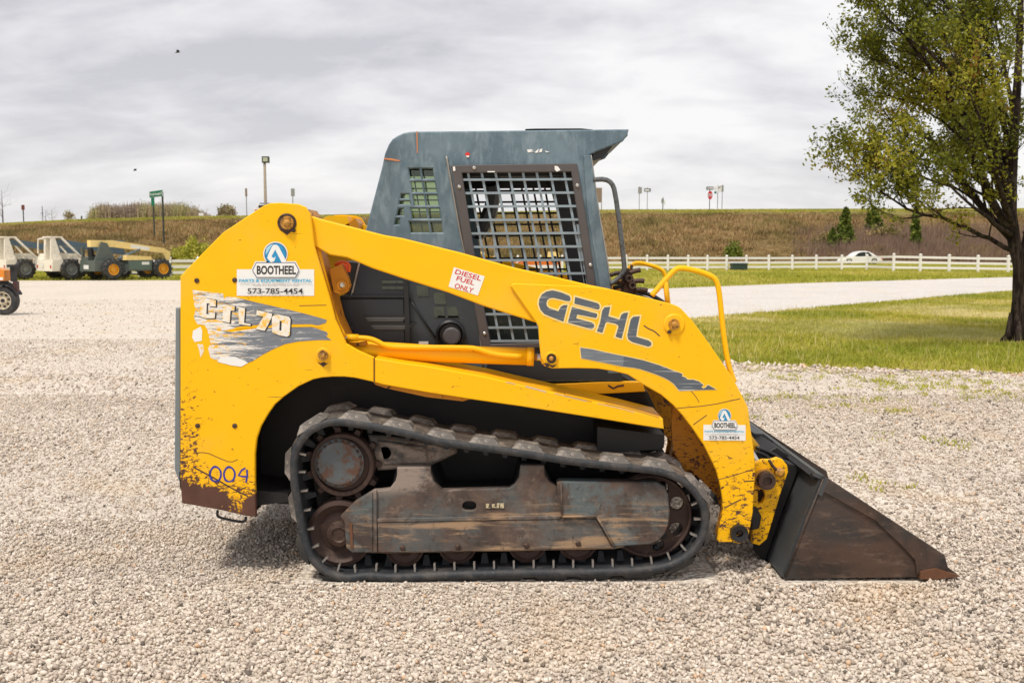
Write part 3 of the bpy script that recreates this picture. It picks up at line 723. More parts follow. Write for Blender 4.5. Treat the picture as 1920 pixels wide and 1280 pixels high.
# ------------------------------------------------------------------ trees
def grow_tubes(spec, seed, leaf_mat=None, leaf=None):
    pass
def twiggy(mb, P, d, L, r, depth, rnd, split, up=.15, sides=4, tips=None, spread=.6):
    """recursive branch; collects leaf sites in tips"""
    n = 4 if depth > 1 else 3; pts = [P.copy()]; rs = [r]; q = P.copy(); dd = d.copy()
    kids = []
    for i in range(n):
        dd = (dd + Vector((rnd.gauss(0, .13), rnd.gauss(0, .13), rnd.gauss(0, .10) + up * .35))).normalized()
        q = q + dd * (L / n); pts.append(q.copy()); rs.append(max(r * (1 - (i + 1) / n * .72), .0025)); kids.append((q.copy(), dd.copy(), (i + 1) / n, rs[-1]))
    mb.tube(pts, rs, sides if r > .012 else 3, caps=False)
    if depth <= 1:
        if tips is not None: tips += [(k[0], k[1]) for k in kids]
        return
    if tips is not None and depth == 2: tips += [(k[0], k[1]) for k in kids[1:]]
    for s in range(split[depth]):
        t = .22 + .78 * (s + rnd.random() * .8) / split[depth]; k = kids[min(n - 1, int(t * n))]
        a = rnd.random() * 6.283; o_ = dd.orthogonal().normalized(); o2 = dd.cross(o_); side = o_ * math.cos(a) + o2 * math.sin(a)
        nd = (k[1] * (1 - spread * .4) + side * spread + Vector((0, 0, up))).normalized()
        twiggy(mb, k[0], nd, L * rnd.uniform(.42, .62), max(k[3] * .62, .003), depth - 1, rnd, split, up, sides, tips, spread)
# the big pear tree on the right
def pear_tree():
    b = G(1897, 640); rnd = random.Random(5); D = b.y - CY
    t = thing('pear_tree', b, 'large spreading tree with young olive leaves on the right edge of the verge', 'tree')
    def at(px, py, dy=0.0):
        if px < 1880: px = 1893 - (1893 - px) * (.82 if py < 300 else .90)
        w = W(px + (8 if px >= 1880 else 0), py, b.y + dy); return w
    tr = MB(); tips = []
    # two fused stems with a flared foot
    tr.tube([at(1894, 648), at(1896, 636), at(1899, 610), at(1902, 560), at(1903, 500), at(1893, 450), at(1888, 400), at(1890, 330), at(1893, 250), at(1900, 150), at(1905, 40), at(1908, -80), at(1908, -220)],
            [.19, .14, .115, .10, .095, .102, .085, .075, .075, .062, .048, .034, .02], 12)
    tr.tube([at(1921, 650, -.08), at(1920, 630, -.08), at(1915, 590, -.06), at(1912, 540), at(1914, 480), at(1930, 400, .1), at(1945, 300, .2), at(1955, 150, .3), at(1960, 0, .3), at(1965, -150, .3)],
            [.17, .13, .11, .10, .095, .085, .08, .06, .045, .03], 12)
    for px, py, dy, r in [(1868, 646, -.1, .05), (1905, 652, -.25, .06), (1944, 648, -.1, .06)]:
        tr.tube([at(px, py + 3, dy), at(px + (1898 - px) * .5, py - 18, dy * .6), at(1898 + (px - 1898) * .35, py - 60, dy * .3)], [r, r * 1.25, r * .6], 7)
    tr.build('trunk', BARK, t, smooth=True)
    br = MB()
    # traced main limbs: (points px,py,dy), radius at the root
    limbs = [
        ([(1892, 470, 0), (1850, 446, -.1), (1800, 425, -.3), (1755, 408, -.45), (1715, 403, -.5), (1680, 392, -.55), (1640, 368, -.6), (1605, 345, -.6), (1580, 330, -.6)], .042),
        ([(1715, 403, -.5), (1670, 410, -.6), (1630, 398, -.7)], .02),
        ([(1893, 452, 0), (1845, 400, .2), (1800, 345, .4), (1760, 300, .5), (1715, 265, .6), (1660, 240, .7), (1620, 225, .7)], .07),
        ([(1893, 440, 0), (1850, 370, -.3), (1815, 300, -.6), (1785, 235, -.8), (1750, 180, -.9), (1705, 120, -1.0), (1655, 70, -1.1), (1610, 30, -1.1)], .075),
        ([(1890, 410, 0), (1862, 330, .3), (1840, 250, .5), (1810, 160, .7), (1780, 70, .8), (1740, -20, .9), (1700, -90, .9)], .07),
        ([(1890, 350, 0), (1850, 280, -.2), (1790, 215, -.4), (1725, 170, -.5), (1660, 140, -.6), (1600, 115, -.6)], .055),
        ([(1888, 390, 0), (1835, 340, .5), (1775, 310, .9), (1715, 300, 1.1), (1655, 290, 1.2)], .05),
        ([(1895, 300, 0), (1870, 210, -.4), (1850, 120, -.6), (1820, 20, -.8), (1790, -60, -.8)], .055),
        ([(1893, 445, 0), (1860, 420, -.6), (1820, 390, -1.2), (1770, 350, -1.6), (1710, 330, -1.9)], .045),
        ([(1893, 430, 0), (1875, 360, -.8), (1850, 290, -1.4), (1820, 210, -1.8), (1780, 130, -2.0)], .05),
        ([(1893, 430, 0), (1880, 360, .9), (1860, 290, 1.5), (1840, 210, 1.9), (1800, 130, 2.1)], .05),
        ([(1898, 250, 0), (1880, 150, .3), (1865, 60, .5), (1850, -40, .6)], .045),
        ([(1915, 440, 0), (1960, 380, -.3), (2010, 330, -.5), (2070, 300, -.6), (2140, 270, -.6)], .07),
        ([(1930, 380, 0), (1985, 290, .4), (2040, 210, .7), (2100, 120, .8), (2150, 30, .8)], .07),
        ([(1940, 320, .1), (1980, 220, -.5), (2010, 120, -.8), (2060, 20, -1.0)], .06),
        ([(1950, 220, .2), (1990, 120, .3), (2020, 0, .4), (2050, -100, .4)], .05),
        ([(1892, 455, 0), (1858, 415, .1), (1815, 372, .2), (1765, 345, .2), (1700, 330, .2), (1650, 325, .2)], .04),
        ([(1892, 440, 0), (1862, 380, -.2), (1832, 320, -.3), (1790, 262, -.3), (1735, 225, -.3), (1680, 195, -.3), (1620, 180, -.3)], .05),
        ([(1892, 430, 0), (1868, 350, .1), (1842, 270, .1), (1812, 200, .2), (1768, 140, .3), (1715, 85, .3), (1670, 20, .3)], .055),
        ([(1892, 400, 0), (1872, 310, -.3), (1850, 220, -.5), (1826, 140, -.6), (1800, 60, -.7), (1775, -10, -.7)], .05),
        ([(1891, 380, 0), (1852, 320, .6), (1810, 262, .8), (1760, 205, 1.0), (1700, 175, 1.0), (1640, 150, 1.1)], .045),
        ([(1890, 330, 0), (1850, 230, .2), (1808, 130, .3), (1750, 50, .4), (1690, 0, .4), (1620, -40, .4)], .055),
        ([(1895, 250, 0), (1850, 150, -.3), (1790, 60, -.5), (1730, -10, -.5), (1660, -60, -.5)], .045),
        ([(1888, 300, 0), (1840, 235, -.7), (1780, 160, -1.0), (1700, 90, -1.2), (1630, 60, -1.2), (1590, 10, -1.2)], .045),
        ([(1905, 60, 0), (1870, -20, .3), (1830, -110, .4)], .035), ([(1908, -60, 0), (1950, -160, .2)], .03),
    ]
    for pts, r in limbs:
        P = [at(*p) for p in pts]
        # smooth in 3d
        Q = [P[0]]
        for i in range(len(P) - 1): Q += [P[i].lerp(P[i + 1], .33) + Vector((rnd.gauss(0, .012), 0, rnd.gauss(0, .012))), P[i + 1]]
        n = len(Q); br.tube(Q, [max(r * (1 - .86 * i / (n - 1)), .008) for i in range(n)], 7, caps=False)
        for i in range(2, n):
            f = i / (n - 1); dd = (Q[i] - Q[i - 1]).normalized()
            for _ in range(2 if r > .03 else 1):
                if rnd.random() > .30 + .6 * f: continue
                a = rnd.random() * 6.283; o_ = dd.orthogonal().normalized(); side = o_ * math.cos(a) + dd.cross(o_) * math.sin(a)
                nd = (dd * .8 + side * .55 + Vector((0, 0, .22))).normalized()
                twiggy(br, Q[i], nd, rnd.uniform(.55, 1.0) * (1.1 - .35 * f), max(r * (1 - .8 * f) * .42, .009), 3, rnd, {3: 5, 2: 4}, .16, 5, tips, .55)
        twiggy(br, Q[-1], (Q[-1] - Q[-2]).normalized(), .5, .010, 3, rnd, {3: 4, 2: 3}, .05, 4, tips, .6)
    br.build('branches', BARK, t)
    P = np.array([[p.x, p.y, p.z] for p, d in tips]); n = len(P); per = 5
    dens = .22 + .75 * vnoise(P[:, 0] * 2 + P[:, 1], P[:, 2] * 2, .8, 71)
    P = P[rng.random(n) < dens]; n = len(P)
    Q = np.repeat(P, per, 0) + rng.normal(size=(n * per, 3)) * .05
    tn = np.clip(np.repeat(vnoise(P[:, 0] * 2, P[:, 2] * 2, .9, 72), per) * .9 + rng.normal(size=n * per) * .18, 0, 1)
    V, F, T = leafcloud(Q, .064, tn); o = npmesh('foliage', V, F, LEAF, 'stuff', T, t); print('pear tips', n, 'leaves', n * per)
pear_tree()

def bare_tree(px, base, top, D, label, seed, spread=.6, name='bare_tree', splits=None, leaf=None, z0=None, group=None, r=.16, w=1.0):
    rnd = random.Random(seed); z0 = CZ + (465 - base) / FPX * D; H = (base - top) / FPX * D
    b = Vector(((px - 960) / FPX * D, D + CY, z0)); t = thing(name, b, label, 'tree', group)
    MB().tube([(b.x, b.y, z0 - 3), (b.x, b.y, z0), (b.x + .05 * H * rnd.gauss(0, .3), b.y, z0 + H * .55), (b.x, b.y, z0 + H * .93)], [r * 1.1, r, r * .5, r * .12], 6).build('trunk', TWIG, t)
    mb = MB(); tips = []
    for i in range(12):
        f = .25 + .65 * i / 12; a = rnd.random() * 6.283
        twiggy(mb, Vector((b.x, b.y, z0 + H * f)), Vector((math.cos(a) * w, math.sin(a), .55)).normalized(), H * .38 * (1.15 - f * .7), r * .4 * (1.1 - f), 3, rnd, splits or {3: 4, 2: 4}, .1, 3, tips, spread)
    mb.build('branches', TWIG, t)
    if leaf:
        P = np.array([[p.x, p.y, p.z] for p, d in tips]); k = leaf[1]; Q = np.repeat(P, k, 0) + rng.normal(size=(len(P) * k, 3)) * leaf[2]
        V, F, T = leafcloud(Q, leaf[2], rng.random(len(Q))); npmesh('foliage', V, F, leaf[0], 'stuff', T, t)
bare_tree(12, 430, 352, 150, 'tall bare tree at the far left above the cream lifts', 3, r=.14)
bare_tree(92, 422, 393, 230, 'leftmost of the small hazy trees on the skyline', 8, r=.09, leaf=None)
bare_tree(104, 422, 390, 240, 'small hazy tree standing second from left on the skyline', 9, r=.09)
bare_tree(137, 420, 400, 260, 'low yellowish tree on the skyline right of the two bare ones', 10, r=.10, leaf=(WOODT, 1, .35))
bare_tree(429, 415, 395, 230, 'round olive tree on the skyline left of the light pole', 12, r=.12, leaf=(WOODT, 5, .55), w=1.4)
# far wood behind the highway, one mass
V = []; T = []
n = 5200; px = rng.uniform(180, 398, n); D = rng.uniform(290, 330, n)
top = np.interp(px, [180, 200, 230, 262, 300, 340, 372, 398], [397, 389, 392, 386, 389, 387, 396, 410]); topz = CZ + (465 - top + rng.normal(size=n) * 2.0) / FPX * D
X = (px - 960) / FPX * D; Y = D + CY
H = topz * rng.uniform(.80, 1.0, n)
blades('distant_wood', X, Y, H * .0, H, np.full(n, 1.3), 5, WOODT, np.full(n, .7), .03, np.clip(vnoise(px, px * 0, .035, 61) * 1.2 - .1, 0, 1), 'hazy line of budding trees beyond the highway on the left skyline', 'woodland')
Q = np.stack([X, Y, H * rng.uniform(.80, 1.0, n)], 1); Q = np.repeat(Q, 12, 0) + rng.normal(size=(n * 12, 3)) * [.9, .9, .8]
tt = np.repeat(np.clip(vnoise(px, px * 0, .035, 61) * 1.2 - .1, 0, 1), 12); V, F, T = leafcloud(Q, .42, np.clip(tt + rng.normal(size=len(tt)) * .15, 0, 1)); tag(npmesh('wood_canopy', V, F, WOODT, 'stuff', T), 'budding olive and tan crowns of the distant wood', 'woodland')

# ------------------------------------------------------------------ fence
FW = sm('white_vinyl_fence', (.80, .79, .76), .5, var=.06)
def fence(posts, label, extra):
    b = G(*posts[0][:2]); t = thing('rail_fence', (b.x, b.y, 0), label, 'fence')
    P = []
    for px, rb, rt in posts:
        w = G(px, rb); D = w.y - CY; P.append((w.x, w.y, (rb - rt) / FPX * D))
    for i, (x, y, h) in enumerate(P):
        m2 = MB(); r = .075; m2.box((x - r, y - r, -.1), (x + r, y + r, h)); o = m2.build('post', FW, t)
        c = MB(); c.add([(x - .1, y - .1, h + .003), (x + .1, y - .1, h + .003), (x + .1, y + .1, h + .003), (x - .1, y + .1, h + .003), (x, y, h + .08)], [(0, 1, 4), (1, 2, 4), (2, 3, 4), (3, 0, 4), (3, 2, 1, 0)]); c.build('post_cap', FW, t)
    for (x0, y0, h0), (x1, y1, h1) in zip(P[:-1], P[1:]):
        d = Vector((x1 - x0, y1 - y0, 0)); L = d.length; d.normalize(); n_ = Vector((-d.y, d.x, 0)) * .025
        for f in (.20, .52, .84):
            a = Vector((x0, y0, h0 * f)) + d * .077; b2 = Vector((x1, y1, h1 * f)) - d * .077; u = Vector((0, 0, .075))
            v = [a - n_ - u, b2 - n_ - u, b2 + n_ - u, a + n_ - u, a - n_ + u, b2 - n_ + u, b2 + n_ + u, a + n_ + u]
            MB().add(v, [(0,3,2,1),(4,5,6,7),(0,1,5,4),(1,2,6,5),(2,3,7,6),(3,0,4,7)]).build('rail', FW, t)
xs = [1096, 1135, 1174, 1213, 1252, 1290, 1326, 1362, 1399, 1441, 1485, 1530, 1578, 1625, 1675, 1725, 1779, 1833, 1890, 1950, 2010]
fence([(x, float(np.interp(x, [1096, 1440, 1580, 1640, 1675, 1833, 2010], [507, 505.5, 504.5, 505, 507.5, 509, 512])), float(np.interp(x, [1096, 1440, 1580, 1640, 1675, 1833, 2010], [479.5, 480, 479.5, 478, 476.5, 480, 482]))) for x in xs],
      'white three rail fence right of the cab passing the white car', None)
xs = [228, 262, 319, 372, 425, 478, 531, 584, 640, 695, 746, 794, 840, 885, 928, 971, 1013, 1054]
fence([(x, float(np.interp(x, [228, 700, 1054], [519, 513, 508])), float(np.interp(x, [228, 700, 1054], [484.5, 482, 480]))) for x in xs], 'white three rail fence starting beside the yellow boomed telehandler at the left', None)

# ------------------------------------------------------------------ signs and poles
GALV = sm('galvanised_post', (.28, .28, .27), .6, metal=.3); DPOST = sm('dark_steel_post', (.05, .055, .04), .7)
SBACK = sm('sign_back_grey', (.33, .33, .31), .55, metal=.3); SW = sm('sign_white', (.78, .78, .76), .5); SGRN = sm('sign_green', (.005, .16, .085), .45, var=.05)
SRED = sm('sign_red', (.55, .01, .015), .45, var=.05); SBLK = sm('sign_black', (.02, .02, .02), .5); SBRN = sm('weathered_sign_back', (.27, .20, .14), .7)
WOODP = sm('weathered_timber_pole', (.30, .25, .19), .85)
def zb(px, D): return float(bank_z(px, D)) if D > DB else 0.0
def signpost(px, top, bot, D, label, panels, ppx=1.6, pmat=None, ground=None, name='road_sign', rz=0.0):
    """panels: (cx, cy, w, h, mat, shape) in photo pixels"""
    Y = D + CY; w = W(px, top, Y); gz = zb(px, D) if ground is None else ground
    t = thing(name, (w.x, Y, gz), label, 'sign')
    r = ppx / 2 / FPX * D; MB().tube([(w.x, Y, gz - .3), (w.x, Y, w.z)], r, 6).build('post', pmat or GALV, t)
    for i, (cx, cy, pw, ph, mat, shape) in enumerate(panels):
        s = D / FPX; c = W(cx, cy, Y - .06)
        if shape == 'rect': poly = [(-1, -1), (1, -1), (1, 1), (-1, 1)]
        elif shape == 'oct': poly = [(math.cos(a), math.sin(a)) for a in [math.pi / 8 + k * math.pi / 4 for k in range(8)]]
        else: poly = [(math.cos(k * .5236), math.sin(k * .5236)) for k in range(12)]
        mb = MB(); prism_xz(mb, [[(c.x + a * pw / 2 * s, c.z + b_ * ph / 2 * s) for a, b_ in poly]], Y - .06 - i * .012, .03)
        mb.build('panel', mat, t)
    return t
signpost(461.5, 353, 405, 142, 'narrow sign seen edge on, left of the light pole', [(461.5, 361, 4, 15, SBRN, 'rect')])
signpost(548.5, 353, 400, 142, 'small grey sign on the crest above the machine rear', [(549, 361, 7, 14, SBACK, 'rect')])
signpost(1128, 352, 395, 143, 'tall brown backed sign beside the cab front', [(1122, 366, 12, 27, SBRN, 'rect')], pmat=WOODP)
signpost(1199, 350, 393, 145, 'pale square sign on thin post, left of the one way sign', [(1200, 357, 7, 12, SBACK, 'rect')], 1.2)
t = signpost(1214, 352, 393, 145, 'lone black one way sign between two grey signs', [(1214, 356.5, 12, 6, SBLK, 'rect'), (1213.5, 356.5, 9, 3, SW, 'rect')], 1.2)
signpost(1243, 370, 394, 141, 'short pale sign low on the crest right of the one way sign', [(1242.5, 377, 5, 8, SBACK, 'rect'), (1246, 380, 3, 8, SW, 'rect')], 2)
t = signpost(1331, 350, 393, 139, 'red stop sign with one way plate above it on the crest', [(1331, 353, 13, 6, SBLK, 'rect'), (1331.5, 353, 10, 3.4, SW, 'rect'), (1331.5, 366, 9.5, 16.5, SRED, 'oct')], 1.4, DPOST)
Yt = 139 + CY - .10
fit_text('lettering', 'STOP', (1327.6, 363), (1335.4, 363), (1327.6, 369), Yt, SW, t, .03); fit_text('lettering', 'ONE WAY', (1327.5, 352), (1335, 352), (1327.5, 354.2), Yt, SBLK, t)
t = signpost(1346, 347, 393, 141, 'pair of route marker panels right of the stop sign', [(1341.5, 353.5, 6, 8, SW, 'oct'), (1341.5, 361, 4, 4, SGRN, 'rect'), (1349, 351.5, 8, 7, SW, 'rect'), (1349, 358, 7, 5, SW, 'rect')], 1.4)
fit_text('lettering', '67', (1346.5, 349.5), (1351.5, 349.5), (1346.5, 353.5), 141 + CY - .12, SBLK, t)
signpost(1354.5, 347, 393, 142, 'grey backed panel rightmost of the crest signs', [(1354.5, 353.5, 4.5, 12, SBACK, 'rect')], 1.2)
signpost(43, 384, 424, 150, 'short rusty topped post by the bare tree at far left', [(43, 389, 6, 9, sm('rusty_sign', (.22, .05, .03), .8), 'rect')], 2.2, DPOST, name='marker_post')
signpost(79, 386, 424, 190, 'thin distant utility pole left of the hazy trees', [(79, 400, 5, 1.2, DPOST, 'rect')], 1.2, DPOST, name='utility_pole')
signpost(153, 405, 420, 200, 'squat distant marker right of the hazy trees', [(153, 409, 3, 8, DPOST, 'rect')], 1.2, DPOST, name='marker_post')
signpost(377, 398, 410, 170, 'little white panel before the distant wood', [(377, 402, 9, 5, SW, 'rect')], 1.2, name='road_sign')
# green street name sign on two posts
b = W(292, 361, 118 + CY); t = thing('street_sign', (b.x, b.y, zb(292, 118)), 'green street name sign on two posts at the foot of the bank', 'sign')
for px, D, r in [(287, 120, .10), (304.5, 115, .11)]:
    w = W(px, 366, D + CY); MB().tube([(w.x, w.y, zb(px, D) - .4), (w.x, w.y, W(px, 360, D + CY).z)], r, 7).build('post', DPOST, t)
Ys = 114.6 + CY
quad = [(279.8, 359), (305, 355.5), (305, 368), (279.8, 371)]
mb = MB(); prism_xz(mb, [unp(quad, Ys)], Ys, .05); mb.build('panel', SW, t)
mb = MB(); prism_xz(mb, [unp(offset_poly(quad, -.6), Ys)], Ys - .02, .018); mb.build('panel_face', SGRN, t)
fit_text('lettering', 'W old Nevada ST', (281.2, 362.8), (304, 359.8), (281.2, 367.5), Ys - .03, SW, t, .02)
w2 = W(287, 372, 119 + CY); mb = MB(); mb.box((w2.x - .2, w2.y - .15, w2.z - .9), (w2.x + .2, w2.y - .12, w2.z + .3)); mb.build('side_panel', SGRN, t)
# light pole
D = 60; Y = D + CY; w = W(496, 300, Y); t = thing('light_pole', (w.x, Y, 0), 'pale timber light pole with a square floodlight on top', 'light pole')
MB().tube([(w.x, Y, -.2), (w.x, Y, w.z + .1)], [.12, .075], 10).build('pole', WOODP, t, True)
m2 = MB(); c = W(498, 300, Y); m2.box((c.x - .2, Y - .12, c.z - .17), (c.x + .2, Y + .16, c.z + .2)); o = m2.build('lamp_head', DPOST, t)
m2 = MB(); m2.box((c.x - .13, Y - .135, c.z - .10), (c.x + .15, Y - .121, c.z + .13)); m2.build('lens', sm('lamp_lens', (.42, .44, .32), .3), t)
m2 = MB(); m2.box((c.x - .12, Y - .06, c.z - .42), (c.x - .02, Y + .06, c.z - .172)); m2.build('bracket', DPOST, t)
# green utility box
w = G(1385, 506); m2 = MB(); hw = 14 / FPX * (w.y - CY); hh = 12.5 / FPX * (w.y - CY)
t = thing('utility_box', w, 'dark green ground box in front of the fence', 'utility box')
m2.box((w.x - hw, w.y - .4, 0), (w.x + hw, w.y + .4, hh * .86)); m2.build('body', sm('dark_green_cabinet', (.02, .045, .03), .5), t)
m2 = MB(); m2.box((w.x - hw - .03, w.y - .43, hh * .862), (w.x + hw + .03, w.y + .43, hh)); m2.build('lid', sm('green_cabinet_lid', (.03, .06, .042), .45), t)

# ------------------------------------------------------------------ vehicles in the distance
def wheel(mb_parent, c, r, w, rimmat, axis='Y', rimr=.55, name='wheel', lugs=0, cam=-1):
    """tyre with a dished rim as its sub-part; c is the hub centre in parent space (local)"""
    m2 = MB(); m2.lathe(c, [(r * rimr, -w / 2), (r * .9, -w / 2), (r, -w * .3), (r, w * .3), (r * .9, w / 2), (r * rimr, w / 2), (r * rimr, -w / 2)], 28, axis, caps=False)
    if lugs:
        for k in range(lugs):
            a = 6.283 * k / lugs
            for s in (-1, 1):
                q = a + (0 if s < 0 else 3.1416 / lugs); e = Vector((math.cos(q), 0, math.sin(q))); f = Vector((-math.sin(q), 0, math.cos(q)))
                P = []
                for rr in (r * .97, r * 1.055):
                    for u, v in ((-.07, .02 * s), (.05, .02 * s), (.10, w * .5 * s), (-.02, w * .5 * s)):
                        P.append(Vector(c) + e * rr + f * u * r * 2 * .5 + Vector((0, v, 0)))
                m2.add(P, [(0,1,2,3),(7,6,5,4),(0,4,5,1),(1,5,6,2),(2,6,7,3),(3,7,4,0)])
    ty = m2.build(name, TYRE, mb_parent, False, True)
    m3 = MB(); R = r * rimr
    m3.lathe(c, [(R * .3, -w * .34), (R * .42, -w * .32), (R * .46, -w * .16), (R * .85, -w * .18), (R * .93, -w * .50), (R * .99, -w * .505), (R * .99, w * .505), (R * .93, w * .50), (R * .85, w * .2), (R * .3, w * .25)], 24, axis)
    m3.build('rim', rimmat, ty, False, True); return ty
TAN = sm('cream_machine_paint', (.84, .76, .64), .5, dirt=(.35, .28, .2)); GRN = sm('dark_green_machine_paint', (.095, .115, .10), .5, dirt=(.12, .11, .09))
BOOMY = sm('faded_yellow_boom', (.95, .64, .25), .5); BOOMG = sm('slate_boom', (.10, .15, .19), .5); RIMY = sm('yellow_rim', (.75, .36, .02), .5); RIMG = sm('grey_rim', (.20, .21, .21), .6)
INT = sm('dark_cab_interior', (.02, .02, .022), .7)
def pr(name, poly, y0, y1, mat, root):
    """local side profile (x,z) extruded across y"""
    mb = MB(); prism_xz(mb, [poly], y0, y1 - y0); return mb.build(name, mat, root, False, True)
def bx(name, a, b, mat, root): m2 = MB(); m2.box(a, b); return m2.build(name, mat, root, False, True)
def telehandler(px, row, style, label, group):
    w = G(px, row); ang = math.radians(49); t = thing('telehandler', (w.x, w.y, 0), label, 'telehandler', group, ang)
    body, boom, rim = (TAN, BOOMG, RIMG) if style == 'tan' else (GRN, BOOMY, RIMY)
    # local frame: x forward, y left; rear axle at x=0
    for x in (0, 2.65):
        for y in (-.78, .78): wheel(t, (x, y, .5), .5, .36, rim, lugs=14)
    bx('axle', (-.08, -.6, .42), (.08, .6, .58), INT, t); bx('axle', (2.57, -.6, .42), (2.73, .6, .58), INT, t)
    pr('chassis', [(-.55, .42), (2.95, .42), (3.05, .62), (2.6, .80), (-.2, .85), (-.62, .8)], -.42, .42, body, t)
    if style == 'tan':
        pr('rear_counterweight', [(-.92, .42), (-.35, .42), (-.35, .98), (-.85, .98)], -.80, .92, body, t)
        pr('side_tank', [(.55, .42), (2.0, .42), (2.05, .85), (.6, 1.0)], -.82, -.44, body, t)
        pr('cab_base', [(-.8, .98), (.9, .98), (.9, 1.28), (-.72, 1.28)], .30, .98, body, t)
        pr('mast', [(-.86, .984), (-.30, .984), (-.62, 2.05), (-.80, 2.05)], -.02, .18, body, t)
        pr('mast', [(-.86, .984), (-.30, .984), (-.62, 2.05), (-.80, 2.05)], -.62, -.50, body, t)
        pr('roof', [(-.85, 2.052), (-.25, 2.052), (-.25, 2.12), (-.85, 2.12)], -.64, .24, body, t)
        m2 = MB(); m2.tube([(-.80, .90, 1.28), (-.78, .88, 1.98), (.0, .88, 2.0), (.62, .9, 1.3)], .045, 6); m2.tube([(-.30, -.60, 2.05), (.75, -.72, .95)], .06, 6); m2.tube([(-.62, .2, 2.08), (-.78, .88, 1.98)], .04, 6)
        m2.build('roll_frame', body, t, False, True)
        pr('seat', [(-.5, 1.282), (.1, 1.282), (.1, 1.38), (-.36, 1.38), (-.42, 1.75), (-.52, 1.75)], .44, .82, INT, t)
        bx('engine_hood', (.35, -.44, .98), (1.7, .25, 1.12), body, t)
        pr('boom', [(-.55, 1.72), (-.40, 2.0), (3.0, 1.50), (3.1, 1.22), (2.95, 1.2)], -.44, -.10, boom, t)
        bx('rear_decal', (-.925 + .0, .1, .58), (-.915, .32, .78), WHITE, t)
        for y in (-.7, .75): bx('tail_lamp', (-.93, y, .56), (-.90, y + .06, .72), SRED, t)
    else:
        pr('rear_counterweight', [(-.85, .42), (-.30, .42), (-.30, .95), (-.80, .95)], -.72, .80, body, t)
        pr('cab_pillar', [(-.70, .952), (.35, .952), (-.05, 1.78), (-.35, 1.85)], -.52, -.42, body, t)
        pr('cab_pillar', [(-.78, .952), (-.66, .952), (-.66, 1.62), (-.78, 1.62)], .58, .70, body, t)
        bx('cab_base', (-.78, .05, .954), (.5, .72, 1.12), body, t)
        pr('seat', [(-.5, 1.122), (.0, 1.122), (.0, 1.22), (-.36, 1.22), (-.42, 1.55), (-.52, 1.55)], .22, .58, INT, t)
        pr('side_tank', [(.85, .42), (2.1, .42), (2.1, .95), (.85, .95)], -.82, -.44, body, t)
        pr('engine_hood', [(.75, .952), (2.1, .952), (2.1, 1.12), (.8, 1.2)], -.80, -.40, boom, t)
        pr('boom', [(-.80, 1.60), (-.80, 1.93), (.3, 1.93), (3.1, 1.54), (3.1, 1.28), (.3, 1.60)], -.34, .02, boom, t)
        pr('inner_boom', [(-.1, 1.935), (.9, 1.94), (1.0, 1.86), (.3, 1.93)], -.28, -.04, BOOMG, t)
        pr('boom_head', [(3.0, 1.28), (3.14, 1.5), (3.42, 1.36), (3.4, .95), (3.2, .92)], -.32, 0, boom, t)
        m2 = MB(); m2.tube([(.55, -.38, 1.02), (1.75, -.3, 1.5)], .06, 8); m2.build('lift_cylinder', BOOMG, t, False, True)
        pr('boom_decal', [(1.25, 1.56), (2.25, 1.42), (2.25, 1.60), (1.25, 1.74)], -.348, -.342, SW, t)
        bx('rear_decal', (-.862, -.15, .52), (-.852, .35, .72), WHITE, t)
        pr('side_panel', [(.9, .5), (2.05, .5), (2.05, .9), (.9, .9)], -.826, -.822, sm('grey_green_panel', (.10, .15, .13), .5), t)
        bx('side_decal', (1.55, -.832, .72), (1.95, -.828, .86), WHITE, t)
    m2 = MB()
    for y in (-.45, .15): m2.box((3.15, y, .16), (4.0 if style == 'tan' else 3.5, y + .1, .21))
    m2.build('fork', INT, t, False, True)
    return t
telehandler(196, 524, 'green', 'green telehandler with faded yellow boom and yellow rims', 'telehandlers parked along the grass')
telehandler(119, 523.5, 'tan', 'cream telehandler in the middle of the parked row', 'telehandlers parked along the grass')
telehandler(34, 523, 'tan', 'cream telehandler cut off by the left frame edge', 'telehandlers parked along the grass')

# orange towed machine at the left edge
w = G(9.6, 590); D = w.y - CY; s = D / FPX; ORG = sm('orange_machine_paint', (.72, .24, .02), .45)
t = thing('towed_machine', (w.x, w.y, 0), 'small orange towed machine with cream spoked wheel at the left edge', 'trailer')
r = 27 * s
ty = wheel(t, (0, 0, r), r, .2, sm('cream_spoke_rim', (.66, .58, .42), .45), rimr=.62)
m2 = MB()
for k in range(8):
    a = k * .7854 + .2; m2.lathe((math.cos(a) * r * .42, -.085, r + math.sin(a) * r * .42), [(r * .075, 0), (r * .075, .03)], 10)
m2.lathe((0, -.10, r), [(r * .13, 0), (r * .13, .04)], 12); m2.build('rim_slots', INT, ty, False, True)
pts = [(math.cos(a) * r * 1.16, math.sin(a) * r * 1.16 + r) for a in [math.radians(q) for q in range(20, 165, 12)]]
pin = [(math.cos(a) * r * 1.10, math.sin(a) * r * 1.10 + r) for a in [math.radians(q) for q in range(164, 19, -12)]]
pr('fender', pts + pin, -.14, .14, INT, t)
pr('body', [(-1.4, 2 * r + .12), (.07, 2 * r + .12), (.07, 2 * r + .36), (-.15, 2 * r + .42), (-1.4, 2 * r + .6)], -.1, .22, ORG, t)
bx('lamp', (-.12, -.13, 2 * r + .14), (.05, -.1, 2 * r + .2), SW, t); bx('frame', (-1.4, -.05, 2 * r), (.02, .2, 2 * r + .118), INT, t)
xj = (29 - 9.6) * s; z1 = (590 - 501) * s; z0 = (590 - 548) * s
m2 = MB(); m2.box((xj - .055, -.05, z0 + .25), (xj + .055, .06, z1)); m2.box((xj - .1, -.1, z1 + .002), (xj + .1, .1, z1 + .06)); m2.build('jack', INT, t, False, True)
